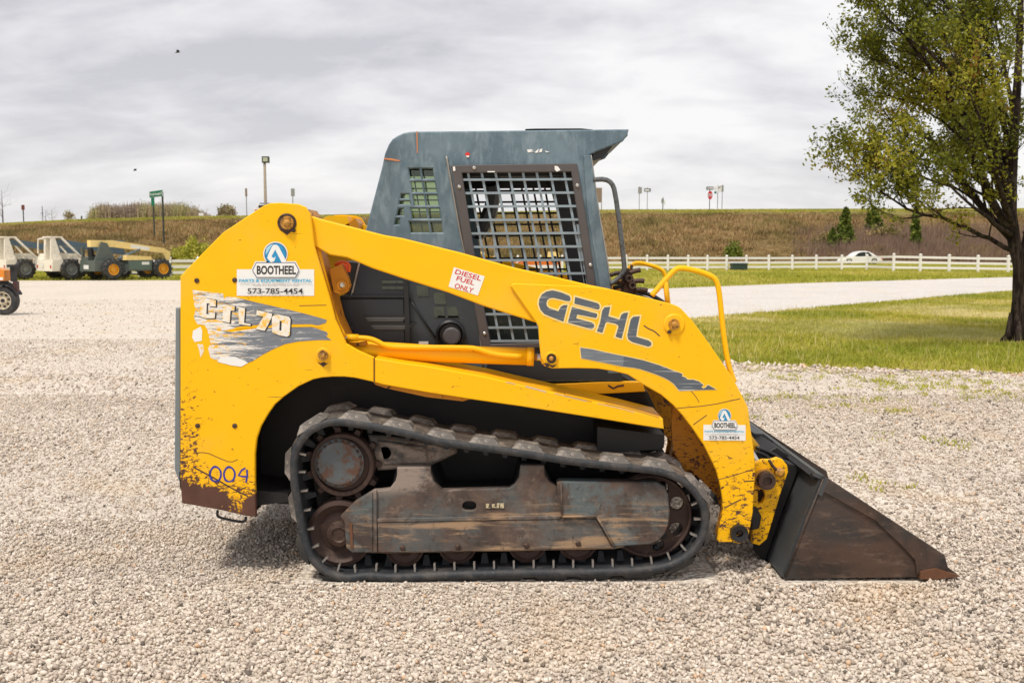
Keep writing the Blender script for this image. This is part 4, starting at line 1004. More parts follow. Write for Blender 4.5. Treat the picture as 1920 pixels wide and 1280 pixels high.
m2 = MB(); m2.box((xj - .0, -.06, z0), (xj + .10, .05, z0 + .26)); m2.build('jack_foot', sm('maroon_jack_foot', (.06, .022, .02), .6), t, False, True)
m2 = MB(); m2.tube([(.0, .0, 2 * r + .02), (xj * .5, 0, z0 + .22), (xj, 0, z0 + .15)], .035, 6); m2.build('drawbar', INT, t, False, True)

# white car beyond the fence
D = 100; Y = D + CY; s = D / FPX; CARW = sm('white_car_paint', (.78, .78, .78), .25, var=.04)
c0 = W(1578, 497, Y); t = thing('parked_car', (c0.x + 39 * s, Y + .8, 0), 'white saloon car driving behind the white fence', 'car')
prof = [(0, 3), (2, 8), (10, 10.5), (19, 13), (27, 20), (36, 23), (47, 23.3), (57, 19.5), (66, 13.5), (75, 12), (77, 8), (76, 3.5)]
def cp(pts): return [(x * s - 39 * s, (z - 0) * s) for x, z in pts]
body = smooth_poly(prof, 1)
mb = MB(); prism_xz(mb, [cp(body)], -.8, 1.6, .06); mb.build('body', CARW, t, False, True)
pr('window', cp([(25, 13.5), (30, 19.5), (37, 21.5), (44, 21.5), (44, 13.2)]), -.812, -.802, DGLASS, t); pr('window', cp([(45.5, 13.2), (45.5, 21.5), (50, 21), (56, 15), (55, 13)]), -.812, -.802, DGLASS, t)
pr('door_seam', cp([(44.6, 4), (45, 4), (45, 13), (44.6, 13)]), -.806, -.801, INT, t)
for x in (14, 61):
    for y in (-.74, .74): wheel(t, ((x - 39) * s, y, 4.6 * s + .0), 5.6 * s, .2, sm('alloy_rim', (.35, .35, .36), .3, metal=.6), rimr=.66)
pr('tail_lamp', cp([(73.5, 8.5), (76.6, 8.5), (76.2, 11), (73, 11.5)]), -.815, -.803, SRED, t)
# white van on the crest
D = 146; Y = D + CY; s = D / FPX; w = W(492, 397, Y); z0 = zb(492, 146) + .04; k = (W(492, 395, Y).z - z0)
t = thing('delivery_van', (w.x, Y, z0), 'white van with blue roof and red stripe on the highway crest', 'van')
mb = MB(); prism_xz(mb, [[(-1.1, .35), (2.6, .35), (2.6, 1.9), (-.4, 1.9), (-.8, 1.35), (-1.12, 1.1)]], -.8, 1.6, .05); mb.build('body', CARW, t, False, True)
bx('roof_bar', (-.2, -.7, 1.905), (1.6, .7, 2.06), NAVY, t); bx('window', (-.35, -.815, 1.35), (.5, -.803, 1.75), DGLASS, t); bx('stripe', (-.9, -.815, .95), (2.5, -.803, 1.1), REDT, t)
for x in (-.4, 1.9):
    for y in (-.7, .7): wheel(t, (x, y, .34), .34, .2, RIMG)

# orange skid machines behind the cab, seen through the wire mesh
def orange_loader(px, row, label, flip=1):
    w = G(px, row); t = thing('orange_loader', (w.x, w.y, 0), label, 'construction machine', 'orange machines behind the cab')
    f = flip
    def X(l): return [(x * f, z) for x, z in l]
    ORM = sm('orange_paint', (.68, .17, .02), .45)
    pr('body', X([(-1.0, .35), (1.0, .35), (1.05, .9), (.2, 1.0), (-.95, 1.05)]), -.4, .4, ORM, t)
    pr('stripe', X([(-.9, .62), (.95, .62), (.95, .76), (-.9, .76)]), -.407, -.402, SW, t)
    pr('hood', X([(-.95, 1.052), (-.35, 1.04), (-.4, 1.38), (-.85, 1.36)]), -.38, .38, BOOMY, t)
    m2 = MB(); m2.tube([(.1 * f, -.35, 1.0), (.05 * f, -.35, 1.75), (.05 * f, .35, 1.75), (.1 * f, .35, 1.0)], .04, 6); m2.build('roll_bar', GALV, t, False, True)
    for x in (-.62, .62):
        for y in (-.48, .48): wheel(t, (x, y, .3), .3, .2, SW)
    m2 = MB(); m2.box((-1.4, -.3, .3), (-1.02, .3, .7)); m2.build('front_weight', INT, t, False, True)
orange_loader(925, 528, 'orange machine with yellow hood behind the left of the cab mesh')
orange_loader(1012, 527, 'orange machine with white stripe behind the right of the cab mesh', -1)

# two birds
for (px, py, Yb, lab) in [(333, 99, 45, 'larger dark bird flying high in the left sky'), (253, 320, 60, 'tiny dark bird low in the left sky')]:
    w = W(px, py, Yb); t = thing('bird', w, lab, 'bird'); s_ = .13
    m2 = MB(); m2.tube([(w.x - s_, w.y, w.z), (w.x - s_ * .4, w.y, w.z + .015), (w.x + s_ * .5, w.y, w.z + .02), (w.x + s_ * .9, w.y, w.z)], [.008, .032, .028, .006], 8); m2.build('body', INT, t, True)
    m2 = MB(); m2.add([(w.x - .05, w.y, w.z + .03), (w.x + .06, w.y, w.z + .03), (w.x + .12, w.y - .16, w.z + .10), (w.x + .02, w.y - .2, w.z + .10)], [(0, 1, 2, 3), (3, 2, 1, 0)]); m2.add([(w.x - .05, w.y, w.z + .031), (w.x + .06, w.y, w.z + .031), (w.x + .10, w.y + .16, w.z + .12), (w.x, w.y + .2, w.z + .12)], [(0, 1, 2, 3)]); m2.build('wings', INT, t)
# ------------------------------------------------------------------ the compact track loader
r0 = W(960, 1088, .9)
LOADER = thing('track_loader', (0, .9, 0), 'yellow compact track loader with blue grey cab, worn paint and bucket resting on the gravel', 'track loader')
L = LOADER
# --- rear side panel with wheel arch (near and far)
tower = [(338, 518), (350, 505), (418, 436), (469, 402), (494, 386), (506, 381), (525, 380), (559, 382.5), (573, 388), (582, 402), (590, 464), (601, 500), (618, 557), (629, 599), (643, 630), (649, 644), (672, 657), (701, 670),
         (701, 716), (665, 708), (645, 706), (624, 706), (604, 707.5), (587, 711), (559, 724), (531, 744), (515, 758), (503, 775), (489, 799), (481, 823), (478, 851), (478, 893), (480, 969), (461, 967), (410, 955), (341, 943), (338, 900)]
def at_back(poly, frac): return poly
side = plate('side_panel', tower, .05, .022, YELR, L, bevel=.004); side['label'] = 'scraped yellow rear side panel with round wheel arch'
plate('side_panel', tower, .05, .022, YELR, L, mirror=True)
# box section behind the panel: front flange of the tower and the rear post
for mir in (False, True):
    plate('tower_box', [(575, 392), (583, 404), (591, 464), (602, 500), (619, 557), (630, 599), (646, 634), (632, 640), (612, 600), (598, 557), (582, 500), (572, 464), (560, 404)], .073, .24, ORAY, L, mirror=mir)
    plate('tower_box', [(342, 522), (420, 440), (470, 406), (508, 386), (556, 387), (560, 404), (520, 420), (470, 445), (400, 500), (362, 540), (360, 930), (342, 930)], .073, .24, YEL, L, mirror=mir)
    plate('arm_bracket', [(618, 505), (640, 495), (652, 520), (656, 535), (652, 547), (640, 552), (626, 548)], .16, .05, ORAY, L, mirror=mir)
lathepx('bracket_pin', (641, 535), 9.5, [(1, 0), (1, .03)], .145, ORAY, L, 20); lathepx('bracket_pin', (641, 535), 5.5, [(.6, 0), (1, .006), (1, .03)], .125, SILV, L, 16)
lathepx('orange_hose_clamp', (642, 503), 11, [(.55, 0), (.9, .006), (1, .02), (1, .06)], .24, simple('red_orange_plastic', (.85, .10, .02), .35, 0, .25, 30), L, 18, smooth=True)
lathepx('orange_hose_clamp', (634, 506), 6, [(.6, 0), (1, .008), (1, .03)], .205, YEL, L, 14)
tubepx('tower_hose', [(628, 497), (640, 490), (656, 495), (654, 510)], .2, 3, simple('orange_hose', (.75, .12, .02), .4), L)
plate('rear_door', [(329, 577), (338, 577), (338, 908), (327, 880)], .12, 1.5, simple('grey_blue_rear_door', (.17, .21, .24), .5, 0, .2, 6), L, bevel=.004)
plate('rear_bumper', [(336, 884), (348, 886), (348, 940), (337, 912)], .12, 1.5, BLKM, L)
# tie down loop
tubepx('tie_down_loop', [(408, 956), (407, 966), (412, 970), (453, 979), (461, 975), (461, 968)], .10, 2.6, BLK, L, smooth_it=2)
plate('body_floor', [(360, 930), (480, 958), (480, 948), (540, 940), (540, 925), (362, 905)], .14, 1.45, BLKM, L)
# --- lower body between the tracks
plate('chassis_side', [(470, 700), (640, 692), (1170, 706), (1215, 735), (1245, 800), (1245, 838), (1190, 860), (1150, 985), (1000, 1010), (640, 990), (540, 945), (480, 940), (470, 850)], .45, .9, BLKM, L)
plate('arch_liner', [(362, 700), (360, 930), (478, 940), (478, 820), (500, 762), (560, 712), (640, 702), (640, 690), (362, 690)], .33, 1.1, BLKM, L)
plate('chassis_rail', [(975, 723), (1130, 716), (1205, 716), (1210, 734), (1064, 742), (975, 740)], .405, .045, YELC, L, bevel=.003)
# fender beam with its top shelf
beam = [(702.5, 671.5), (760, 681), (797, 686), (909, 706), (994, 726), (1064, 742), (1177, 768), (1243, 785), (1245, 804), (1200, 797), (1121, 784), (980, 762), (881, 748), (797, 735), (718, 721), (702.5, 716.5)]
plate('fender_beam', beam, .048, .33, YELR, L, bevel=.004); plate('fender_beam', beam, .048, .33, YEL, L, mirror=True)
plate('beam_lip', [(700, 716), (718, 721), (797, 735), (881, 748), (868, 752), (800, 744), (722, 727), (704, 721)], .085, .12, ORAY, L)
plate('front_bumper_box', [(1120, 800), (1246, 815), (1246, 832), (1236, 842), (1120, 850)], .2, 1.2, BLKM, L)
# --- cab
cab_out = [(729, 271), (736, 261), (745, 255), (757, 249.5), (770, 247), (1179, 242.5), (1176, 255), (1168, 265), (1145, 274), (1117, 285), (1107, 290), (1112, 330), (1121, 386), (1133, 460), (1146, 545), (1165, 715), (760, 715), (655, 640), (655, 560), (664, 530), (680, 460), (686, 430), (717, 311), (721.5, 289)]
win_hole = [(866, 324), (1071, 322), (1086, 420), (1101, 530), (1110, 640), (920, 645), (890, 480)]
holes = [win_hole]
# rear louvre openings: rows of slots in the side plate
def slot(x0, x1, y0, y1, sk=.16):
    dx = lambda y: (y - 315) * sk
    return [(x0 + dx(y0), y0), (x1 + dx(y0), y0), (x1 + dx(y1), y1), (x0 + dx(y1), y1)]
rows = [(316, 335), (341, 360), (366, 385), (391, 410), (416, 436)]
for i, (a, b) in enumerate(rows):
    holes.append(slot(790, 811, a, b)); holes.append(slot(766, 786, a, b) if i < 3 else slot(758 if i == 3 else 751, 786, a, b))
holes += [[(747, 391), (756, 391), (757, 404), (744, 404)], [(742, 410), (749, 410), (749, 421), (740, 421)], [(739, 425), (777, 425), (777, 428), (738, 428)]][:2]; holes.append([(752, 364), (766, 364), (767, 372), (751, 372)]); holes.append([(749, 377), (768, 377), (769, 383), (748, 383)])
YC = .42
plate('cab_side', cab_out, YC, .025, CAB, L, holes=holes, bevel=.006); plate('cab_side', cab_out, YC, .025, CAB, L, holes=[win_hole, [(728, 305), (800, 305), (822, 440), (704, 440)]], mirror=True)
plate('side_glass', [(748, 312), (815, 312), (838, 440), (738, 440)], YC + .06, .005, GLASS, L); [plate('rear_mesh_bar', q, YC - .01, .008, DMESH, L, mirror=True) for q in [[(x, 305), (x + 3, 305), (x + 3 + 22, 440), (x + 22, 440)] for x in (738, 762, 786)] + [[(706, y), (815, y), (815, y + 3), (706, y + 3)] for y in (330, 356, 382, 408)]]
# roof, visor and rear skin follow the side profile across the width
def skin(name, pts, thick, mat, y0=YC + .002, y1=MIRROR - YC - .002, inward=1):
    P = unp(pts, YC); Q = []
    n = len(P)
    for i in range(n):
        a = Vector(P[max(0, i - 1)]); b = Vector(P[min(n - 1, i + 1)]); d = (b - a).normalized(); Q.append((P[i][0] + d.y * thick * inward, P[i][1] - d.x * thick * inward))
    mb = MB(); prism_xz(mb, [P + Q[::-1]], y0, y1 - y0); return mb.build(name, mat, L)
YR0, YR1 = YC - .004, MIRROR - YC + .004
roof_pts = [(700, 380), (717, 311), (721.5, 289), (729, 271), (736, 261), (745, 254.5), (757, 249), (770, 246.6), (900, 245.4), (1040, 244), (1178, 242.2)]
skin('roof', roof_pts, .03, CAB, YC + .026, MIRROR - YC - .026)
# raised roof pressing and hatch
plate('roof_hatch', [(985, 243.5), (1003, 241), (1090, 240.6), (1112, 243)], .62, .55, BLK, L, bevel=.004)
# boxed visor sides and dark underside
plate('visor_liner', [(1112, 287), (1128, 279), (1150, 272), (1140, 285), (1128, 297), (1111, 302)], YC + .03, .90, BLK, L)
plate('cab_front_post', [(1094, 292), (1108, 291), (1121, 386), (1146, 545), (1160, 700), (1140, 700), (1126, 545), (1100, 386)], YC - .012, .01, CAB, L, bevel=.002)
plate('cab_front_post', [(1072, 300), (1107, 300), (1121, 386), (1146, 545), (1165, 712), (1125, 712)], YC + .026, .05, BLKM, L); plate('cab_front_post', [(1035, 300), (1107, 300), (1121, 386), (1146, 545), (1165, 712), (1095, 712), (1085, 545), (1060, 386)], YC + .026, .07, BLK, L, mirror=True)
plate('cab_rear_post', [(820, 292), (846, 322), (862, 430), (876, 530), (900, 712), (870, 712), (840, 530)], YC + .026, .05, BLK, L, mirror=True)
plate('cab_header', [(840, 288), (1098, 288), (1100, 332), (846, 334)], YC + .026, .04, BLK, L, mirror=True); plate('cab_header', [(860, 300), (1078, 300), (1080, 330), (864, 332)], YC + .10, .03, BLK, L)
plate('headliner', [(745, 262), (1105, 258), (1100, 292), (745, 292)], YC + .05, .86, BLK, L)
# seat and controls
plate('seat', [(908, 345), (934, 340), (937, 361), (929, 405), (914, 433), (901, 449), (887, 446), (900, 405), (912, 374)], .70, .36, BLK, L, bevel=.02)
None and plate('rear_window_frame', [(700, 330), (712, 300), (730, 300), (690, 520), (665, 560), (660, 540)], .50, .80, BLKM, L)
tubepx('joystick', [(1035, 545), (1042, 510), (1040, 490)], .62, 4, BLK, L); lathepx('joystick_grip', (1040, 487), 7, [(.5, -.02), (1, 0), (1, .02), (.5, .04)], .62, BLK, L, 12)
# body sides below the cab
plate('body_side', [(640, 490), (672, 493), (690, 470), (900, 560), (925, 655), (1120, 655), (1165, 715), (700, 712), (632, 655), (632, 560), (652, 548)], YC + .028, .92, BLKM, L, holes=[])
plate('engine_cover', [(634, 559), (757, 559), (760, 655), (700, 655), (650, 640), (632, 625)], YC - .03, .03, COVER, L, bevel=.004)
plate('cover_edge', [(640, 553.5), (760, 553.5), (760, 558), (636, 558)], YC - .035, .03, BLK, L)
for a, b, c in [(681, 769, 590), (692, 780, 605), ]:
    plate('louvre', [(a, c), (b, c), (b - 4, c + 4), (a + 4, c + 4)], YC - .034, .004, BLK, L)
    plate('louvre', [(a + 3, c + 5), (b - 8, c + 5), (b - 14, c + 13), (a + 8, c + 13)], YC - .036, .006, simple('louvre_grey', (.075, .08, .085), .45), L, bevel=.002)
plate('cover_strut', [(757, 524), (765, 524), (769, 650), (760, 650)], YC - .045, .012, BLK, L)
plate('arm_shade_plate', [(674, 493), (757, 521), (757, 554), (659, 554)], YC - .006, .005, COVER, L); plate('arm_shade_plate', [(765, 524), (839, 548), (893, 566), (903, 652), (770, 652)], YC - .006, .005, ARMSHADE, L)  # added plates, painting the lift arm's shade onto the lower cab side
plate('cab_edge_trim', [(672, 493), (675, 494), (662, 549), (659, 549)], YC - .008, .008, SILV, L)
tubepx('gas_strut', [(766, 557), (790, 595), (817, 634)], YC - .02, 1.6, BLK, L, smooth_it=0)
lathepx('cover_knob', (658, 618), 5.5, [(.7, -.012), (1, -.006), (1, .01)], YC - .03, BLK, L, 16)
for xx, yy, w_, h_ in [(780, 535, 22, 20), (812, 548, 22, 22), (812, 575, 20, 20), (837, 575, 20, 20), (716, 526, 40, 5), (716, 537, 40, 5), (820, 592, 42, 3)]:
    plate('lower_louvre', [(xx, yy), (xx + w_, yy), (xx + w_ + h_ * .15, yy + h_), (xx + h_ * .15, yy + h_)], YC - .010, .003, simple('dull_green_glass', (.060, .075, .066), .2, 0, .4, 14, (.035, .045, .05), .5), L)
lathepx('round_port', (845, 627), 28, [(.72, -.002), (.86, -.03), (1, -.02), (1, .01)], YC - .012, BLK, L, 32)
lathepx('fuel_cap', (847, 630), 17, [(.8, -.012), (1, -.004), (1, .02)], YC - .032, simple('grey_rubber_cap', (.09, .09, .10), .6), L, 24)
plate('door_panel', [(860, 566), (1060, 566), (1060, 660), (860, 660)], .74, .02, simple('murky_green_panel', (.045, .055, .045), .25, 0, .5, 9, (.16, .18, .12), .42), L)
plate('white_tag', [(785, 640), (803, 640), (803, 646), (785, 646)], YC - .03, .004, WHITE, L)
plate('lower_cab_panel', [(918, 650), (1140, 650), (1170, 712), (909, 712)], YC - .01, .01, COVER, L)
tubepx('cab_weld_edge', [(837, 293), (842, 320), (870, 474), (895, 567), (907, 702)], YC - .006, 1.9, simple('bare_weld_line', (.30, .28, .25), .5, .3, .3, 40, (.3, .14, .05), .4), L)
tubepx('cab_weld_edge', [(1108, 291), (1113, 325), (1121, 386), (1136, 470), (1147, 545)], YC - .006, 1.5, simple('bare_front_edge', (.36, .34, .31), .5, .3, .3, 40, (.35, .16, .06), .4), L)
ORS = simple('orange_scrape', (.50, .20, .09), .6, 0, .3, 60)
plate('scrape', [(780.5, 246.5), (783, 246.5), (783.5, 287), (781.5, 287)], YC - .0025, .002, ORS, L); plate('scrape', [(720, 296), (735, 297), (751, 301), (748, 303), (720, 299)], YC - .0025, .002, ORS, L)
plate('red_reflector', [(872, 288), (877, 285), (881, 288), (880, 293), (874, 293)], YC - .004, .004, REDT, L); plate('red_reflector', [(874, 292), (880, 292), (879, 295), (875, 295)], YC - .005, .004, WHITE, L)
for q in ([(988, 281), (996, 280), (1000, 282), (994, 284), (1003, 285), (990, 286)], [(1004, 284), (1010, 279), (1009, 286), (1003, 287)], [(1012, 280), (1017, 279), (1016, 285), (1011, 286)], [(1022, 282), (1026, 284), (1031, 285), (1024, 286)]):
    plate('worn_lettering', q, YC - .0025, .002, WHITE, L)
# window guard: frame, mesh bars, bolts (near), darker twin (far)
def guard(mir):
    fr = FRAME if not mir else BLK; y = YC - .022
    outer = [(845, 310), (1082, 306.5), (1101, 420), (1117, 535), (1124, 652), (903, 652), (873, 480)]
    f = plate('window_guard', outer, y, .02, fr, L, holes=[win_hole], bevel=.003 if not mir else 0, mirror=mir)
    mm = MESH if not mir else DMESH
    def bar(p, q, yy, wpx=4.4):
        d = (Vector(q) - Vector(p)).normalized(); n_ = Vector((-d.y, d.x)) * wpx / 2
        poly = [(p[0] + n_.x, p[1] + n_.y), (q[0] + n_.x, q[1] + n_.y), (q[0] - n_.x, q[1] - n_.y), (p[0] - n_.x, p[1] - n_.y)]
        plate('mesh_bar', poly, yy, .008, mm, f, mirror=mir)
    for i in range(8):
        x = 877 + i * 25.8; bar((x, 322), (x + 318 * .19, 641), y + .0215)
    bar((1083, 420), (1113, 641), y + .0215) if not mir else None
    for i in range(13):
        yy = 337 + i * 25.2; xl = np.interp(yy, [324, 480, 645], [866, 890, 920]); xr = np.interp(yy, [322, 420, 530, 640], [1071, 1086, 1101, 1110])
        bar((xl - 1, yy), (xr + 1, yy - 1), y + .012)
    return f
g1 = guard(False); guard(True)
for p in [(889, 315), (861, 350.5), (1082.5, 348), (1107, 497), (908.5, 625)]: lathepx('bolt', p, 3.4, [(.6, -.006), (1, -.003), (1, .003)], YC - .024, SILV, g1, 12)
for q in ([(849, 313), (853, 312), (854, 320), (850, 321)], [(1040, 311), (1046, 312), (1051, 319), (1044, 322), (1040, 318)], [(914, 321), (928, 321), (928, 323), (914, 323)]): plate('paint_blot', q, YC - .0245, .002, WHITE, g1)
# cab handrail and front coupler block
tubepx('grab_rail', [(1112, 337), (1135, 336), (1147, 343), (1153, 358), (1163, 430), (1170, 490), (1171, 508), (1160, 522), (1144, 533)], .38, 4.6, simple('worn_grey_tube', (.10, .11, .115), .4, .2, .4, 30, (.03, .02, .02), .5), L)
cb = plate('coupler_block', [(1169, 505), (1180, 503), (1190, 525), (1194, 552), (1168, 548)], .40, .10, PIN, L, bevel=.004)
for (x, y) in [(1178, 521), (1184, 534)]: lathepx('coupler', (x, y), 7, [(.45, -.03), (.5, -.05), (1, -.05), (1, .02)], .40, PIN, cb, 16)
for pts, r in [([(1180, 512), (1190, 508), (1201, 506)], 4.5), ([(1186, 528), (1198, 526), (1208, 527)], 4.5), ([(1184, 496), (1184, 510)], 2.6), ([(1144, 516), (1155, 512), (1168, 511)], 4), ([(1145, 531), (1160, 530), (1172, 530)], 3.4), ([(1190, 544), (1203, 543), (1214, 545)], 5)]: tubepx('hydraulic_fitting', pts, .40, r, PIN, cb, 10)
tubepx('hydraulic_hose', [(1150, 540), (1165, 536), (1176, 546), (1200, 556), (1230, 566)], .43, 4, BLK, L); tubepx('hydraulic_hose', [(1186, 548), (1210, 549), (1235, 560), (1260, 580)], .46, 4, BLK, L)
# --- lift arms
arm_beam = [(566, 398), (574, 402), (601, 411), (720, 441), (751, 446), (864, 474), (964, 502), (1032, 517), (1073, 527), (1107, 535), (1143, 542), (1143, 640), (1009, 606), (909, 574.5), (839, 548), (757, 522.5), (698, 503), (672, 492), (650, 483), (618, 478), (590, 462), (570, 440)]
armp = [(957, 536), (960, 532.5), (966, 531), (1040, 534), (1107, 537), (1143, 542), (1213, 558), (1261, 570), (1271, 574), (1278, 579), (1298, 601), (1331, 646), (1374, 708), (1399, 756), (1403, 765), (1405, 784), (1409, 814), (1413, 840), (1415, 858), (1416, 891), (1413.5, 924), (1412, 959), (1406, 994), (1402, 1008), (1395, 1016), (1385, 1019), (1374, 1016), (1358, 1016), (1348, 1016), (1344, 1011), (1355, 959), (1355, 938), (1351, 912), (1343, 882), (1334, 863), (1320, 835), (1299, 804), (1280, 779), (1263, 760), (1240, 740), (1208, 722), (1177, 702), (1150, 695.5), (1121, 691), (1080, 690), (1036, 690.6), (1027, 688), (1020, 681), (1014, 669), (1011, 640), (1009.5, 612), (1005, 604), (990, 583)]
for mir in (False, True):
    plate('lift_arm', arm_beam, .078, .085, YEL, L, bevel=0 if mir else .006, mirror=mir)
    o = plate('arm_plate', armp, .058, .019, YELR, L, bevel=0 if mir else .004, mirror=mir)
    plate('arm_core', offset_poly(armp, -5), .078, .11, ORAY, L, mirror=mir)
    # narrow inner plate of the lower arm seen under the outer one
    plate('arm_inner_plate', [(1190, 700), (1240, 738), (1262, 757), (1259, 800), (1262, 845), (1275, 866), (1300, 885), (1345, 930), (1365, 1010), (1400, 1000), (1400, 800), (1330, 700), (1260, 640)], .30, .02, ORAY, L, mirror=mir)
    tubepx('hand_guard', [(1222, 554), (1262, 508), (1275, 501), (1310, 508), (1338, 519), (1345, 530), (1349, 550), (1355, 612), (1365, 683), (1377, 716)], .10, 5.2, YELR, L, mirror=mir, smooth_it=2)
    tubepx('guard_brace', [(1247, 520), (1249, 545), (1252, 572)], .10, 4.6, YELR, L, mirror=mir, smooth_it=0)
    # pivot pins
    for c, r, yy in [((538, 418), 15, .05), ((1264, 608), 12.5, .058), ((1034, 672), 11, .058), ((605.5, 666), 12, .05)]:
        lathepx('pivot_boss', c, r * (1.6 if r == 12.5 else 1.18), [(.9, -.006), (1, -.002), (1, .004)], yy - .002, YELR if r < 14 else PIN, L, 28, mirror=mir)
        if not mir:
            lathepx('pivot_pin', c, r * .95, [(.42, -.012), (.45, -.004), (.82, -.006), (.88, 0), (.88, .008)], yy - .014, BOLTY if r != 11 else PIN, L, 28)
            lathepx('pin_bolt', c, r * .42, [(.5, -.010), (1, -.006), (1, .004)], yy - .026, BOLTY, L, 8)
for c in [(551, 432), (607, 681), (1255, 622), (1026, 684)]: lathepx('lock_bolt', c, 4, [(.7, -.012), (1, -.006), (1, .004)], .052, PIN, L, 8)
for c in [(369, 526), (440, 525), (370.5, 798), (440, 798)]: lathepx('panel_screw', c, 4.6, [(.45, -.004), (1, -.002), (1, .003)], .048, PIN, L, 14)
# cross tube between the arms
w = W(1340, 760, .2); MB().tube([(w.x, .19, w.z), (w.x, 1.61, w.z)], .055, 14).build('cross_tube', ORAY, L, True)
# lift cylinder with its hard line
cyl = tubepx('lift_cylinder', [(640, 651), (700, 656), (800, 662), (990, 668.2)], .20, 16.5, YELC, L, 20, smooth_it=0)
tubepx('cylinder_gland', [(988, 668.2), (1001, 668.8)], .20, 17.4, YELC, cyl, 20, smooth_it=0); tubepx('cylinder_rod', [(1001, 669), (1024, 671)], .20, 7, SILV, cyl, 14, smooth_it=0); lathepx('rod_eye', (1028, 672), 15, [(1, -.02), (1, .02)], .20, YEL, cyl, 20)
tubepx('hydraulic_pipe', [(668, 633), (690, 634), (704, 638), (722, 648), (745, 651), (870, 651.5), (893, 653), (915, 661), (940, 666), (978, 668)], .145, 5, YELC, cyl, 12)
tubepx('hose_fitting', [(648, 633), (672, 633)], .145, 6.8, YELC, cyl, 10, smooth_it=0); tubepx('hose_nut', [(642, 630), (650, 634)], .14, 6, SILV, cyl, 8, smooth_it=0)
plate('pipe_clamp', [(684, 640), (687, 640), (687, 648), (664, 648), (664, 643)], .15, .03, ORAY, cyl)
tubepx('lift_cylinder', [(640, 651), (990, 668.2)], .20, 16.5, YELC, L, 16, smooth_it=0, mirror=True)
tubepx('tower_hose', [(590, 440), (598, 480), (612, 540), (628, 600), (645, 632)], .115, 6, YELC, L)
# tilt cylinder
for mir in (False, True):
    tubepx('tilt_cylinder', [(1290, 690), (1410, 850)], .38, 20, YELC, L, 18, mirror=mir, smooth_it=0); tubepx('tilt_rod', [(1408, 848), (1430, 884)], .27, 6.5, SILV, L, 12, mirror=mir, smooth_it=0)
tubepx('hydraulic_hose', [(1300, 905), (1318, 880), (1338, 872), (1352, 890)], .40, 6, BLK, L); tubepx('hydraulic_hose', [(1290, 890), (1310, 868), (1330, 852)], .42, 7, ORAY, L)
plate('gap_shade_block', [(1413, 862), (1428, 868), (1432, 940), (1420, 1012), (1408, 1012)], .26, .3, PIN, L, bevel=.003)  # added dark block, putting shade into the gap between arm and attach plate
for pts, r in [([(1414, 846), (1430, 850), (1446, 862), (1462, 876)], 4), ([(1418, 838), (1440, 846), (1458, 856), (1474, 870)], 3.5), ([(1452, 866), (1464, 872), (1470, 884)], 3)]: tubepx('hydraulic_hose', pts, .33, r, BLK, L, 8)
plate('cross_bracket', [(1308, 866), (1338, 858), (1345, 880), (1312, 888)], .46, .3, PIN, L)
# --- quick attach plate and bucket
for mir in (False, True):
    q = plate('quick_attach_plate', [(1413, 868), (1430, 862), (1446, 862), (1458, 858), (1468, 862), (1476, 872), (1478, 884), (1462, 930), (1446, 985), (1438, 1010), (1424, 1022), (1410, 1018)], .20, .03, YELR, L, holes=[[(1421, 920), (1427, 916), (1433, 921), (1434, 932), (1429, 942), (1421, 945)]] if not mir else [], bevel=0 if mir else .003, mirror=mir)
lathepx('attach_pin', (1434, 898), 17, [(.5, -.035), (.55, -.05), (.95, -.05), (1, -.04), (1, .03)], .19, PIN, L, 26); lathepx('attach_pin', (1434, 898), 20, [(1, -.006), (1, .01)], .19, BOLTY, L, 26)
lathepx('attach_pin', (1461, 884), 9, [(.5, -.03), (1, -.02), (1, .01)], .19, BOLTY, L, 16); lathepx('attach_pin', (1385, 998), 17, [(.38, .004), (.40, -.022), (.95, -.026), (1, -.018), (1, .01)], .055, BLK, L, 28); lathepx('attach_pin', (1387, 998), 6, [(.6, -.004), (1, .004)], .05, PIN, L, 12)
plate('attach_toe', [(1408, 950), (1420, 952), (1428, 968), (1424, 990), (1410, 994)], .165, .03, BLKM, L, bevel=.003)
tubepx('attach_lever', [(1442, 862), (1450, 876), (1468, 890)], .175, 3, PIN, L)
BK = plate('bucket', [(1548, 893.5), (1797, 1077), (1749, 1081), (1471, 1085.5), (1500, 1010)], .02, .014, BUC, L, bevel=.003); BK['label'] = 'rusty steel digging bucket lying flat on the gravel'
BK2 = plate('side_plate', [(1548, 893.5), (1797, 1077), (1749, 1081), (1471, 1085.5), (1500, 1010)], .02, .014, BUC, BK, mirror=False); bpy.data.objects.remove(BK2)
BW = MIRROR - .02
def bslab(name, a, b, y0, y1, th, mat, parent=BK):
    """sheet between two traced profile points, running across the bucket width"""
    A, B = W(a[0], a[1], .02), W(b[0], b[1], .02); d = (B - A).normalized(); n_ = Vector((d.z, 0, -d.x)) * th
    m2 = MB(); P = [A, B, B + n_, A + n_]; V = [(p.x, y0, p.z) for p in P] + [(p.x, y1, p.z) for p in P]
    m2.add(V, [(0,1,2,3),(7,6,5,4),(0,4,5,1),(1,5,6,2),(2,6,7,3),(3,7,4,0)]); return m2.build(name, mat, parent)
bslab('back_sheet', (1546, 893), (1508, 985), .034, BW - .015, .012, BUG); bslab('back_sheet', (1508, 985), (1471, 1083), .034, BW - .015, .012, BUG)
bslab('floor_sheet', (1473, 1082.5), (1752, 1079), .034, BW - .015, -.012, BUC)
mb = MB(); prism_xz(mb, [unp([(1548, 893.5), (1797, 1077), (1749, 1081), (1471, 1085.5), (1500, 1010)], .02)], BW - .014, .014); mb.build('side_plate', BUC, BK)
mb = MB(); prism_xz(mb, [unp([(1722, 1068), (1752, 1062), (1797, 1077), (1750, 1082.5), (1722, 1082)], .02)], -.004, BW + .008); mb.build('cutting_edge', RUST, BK)
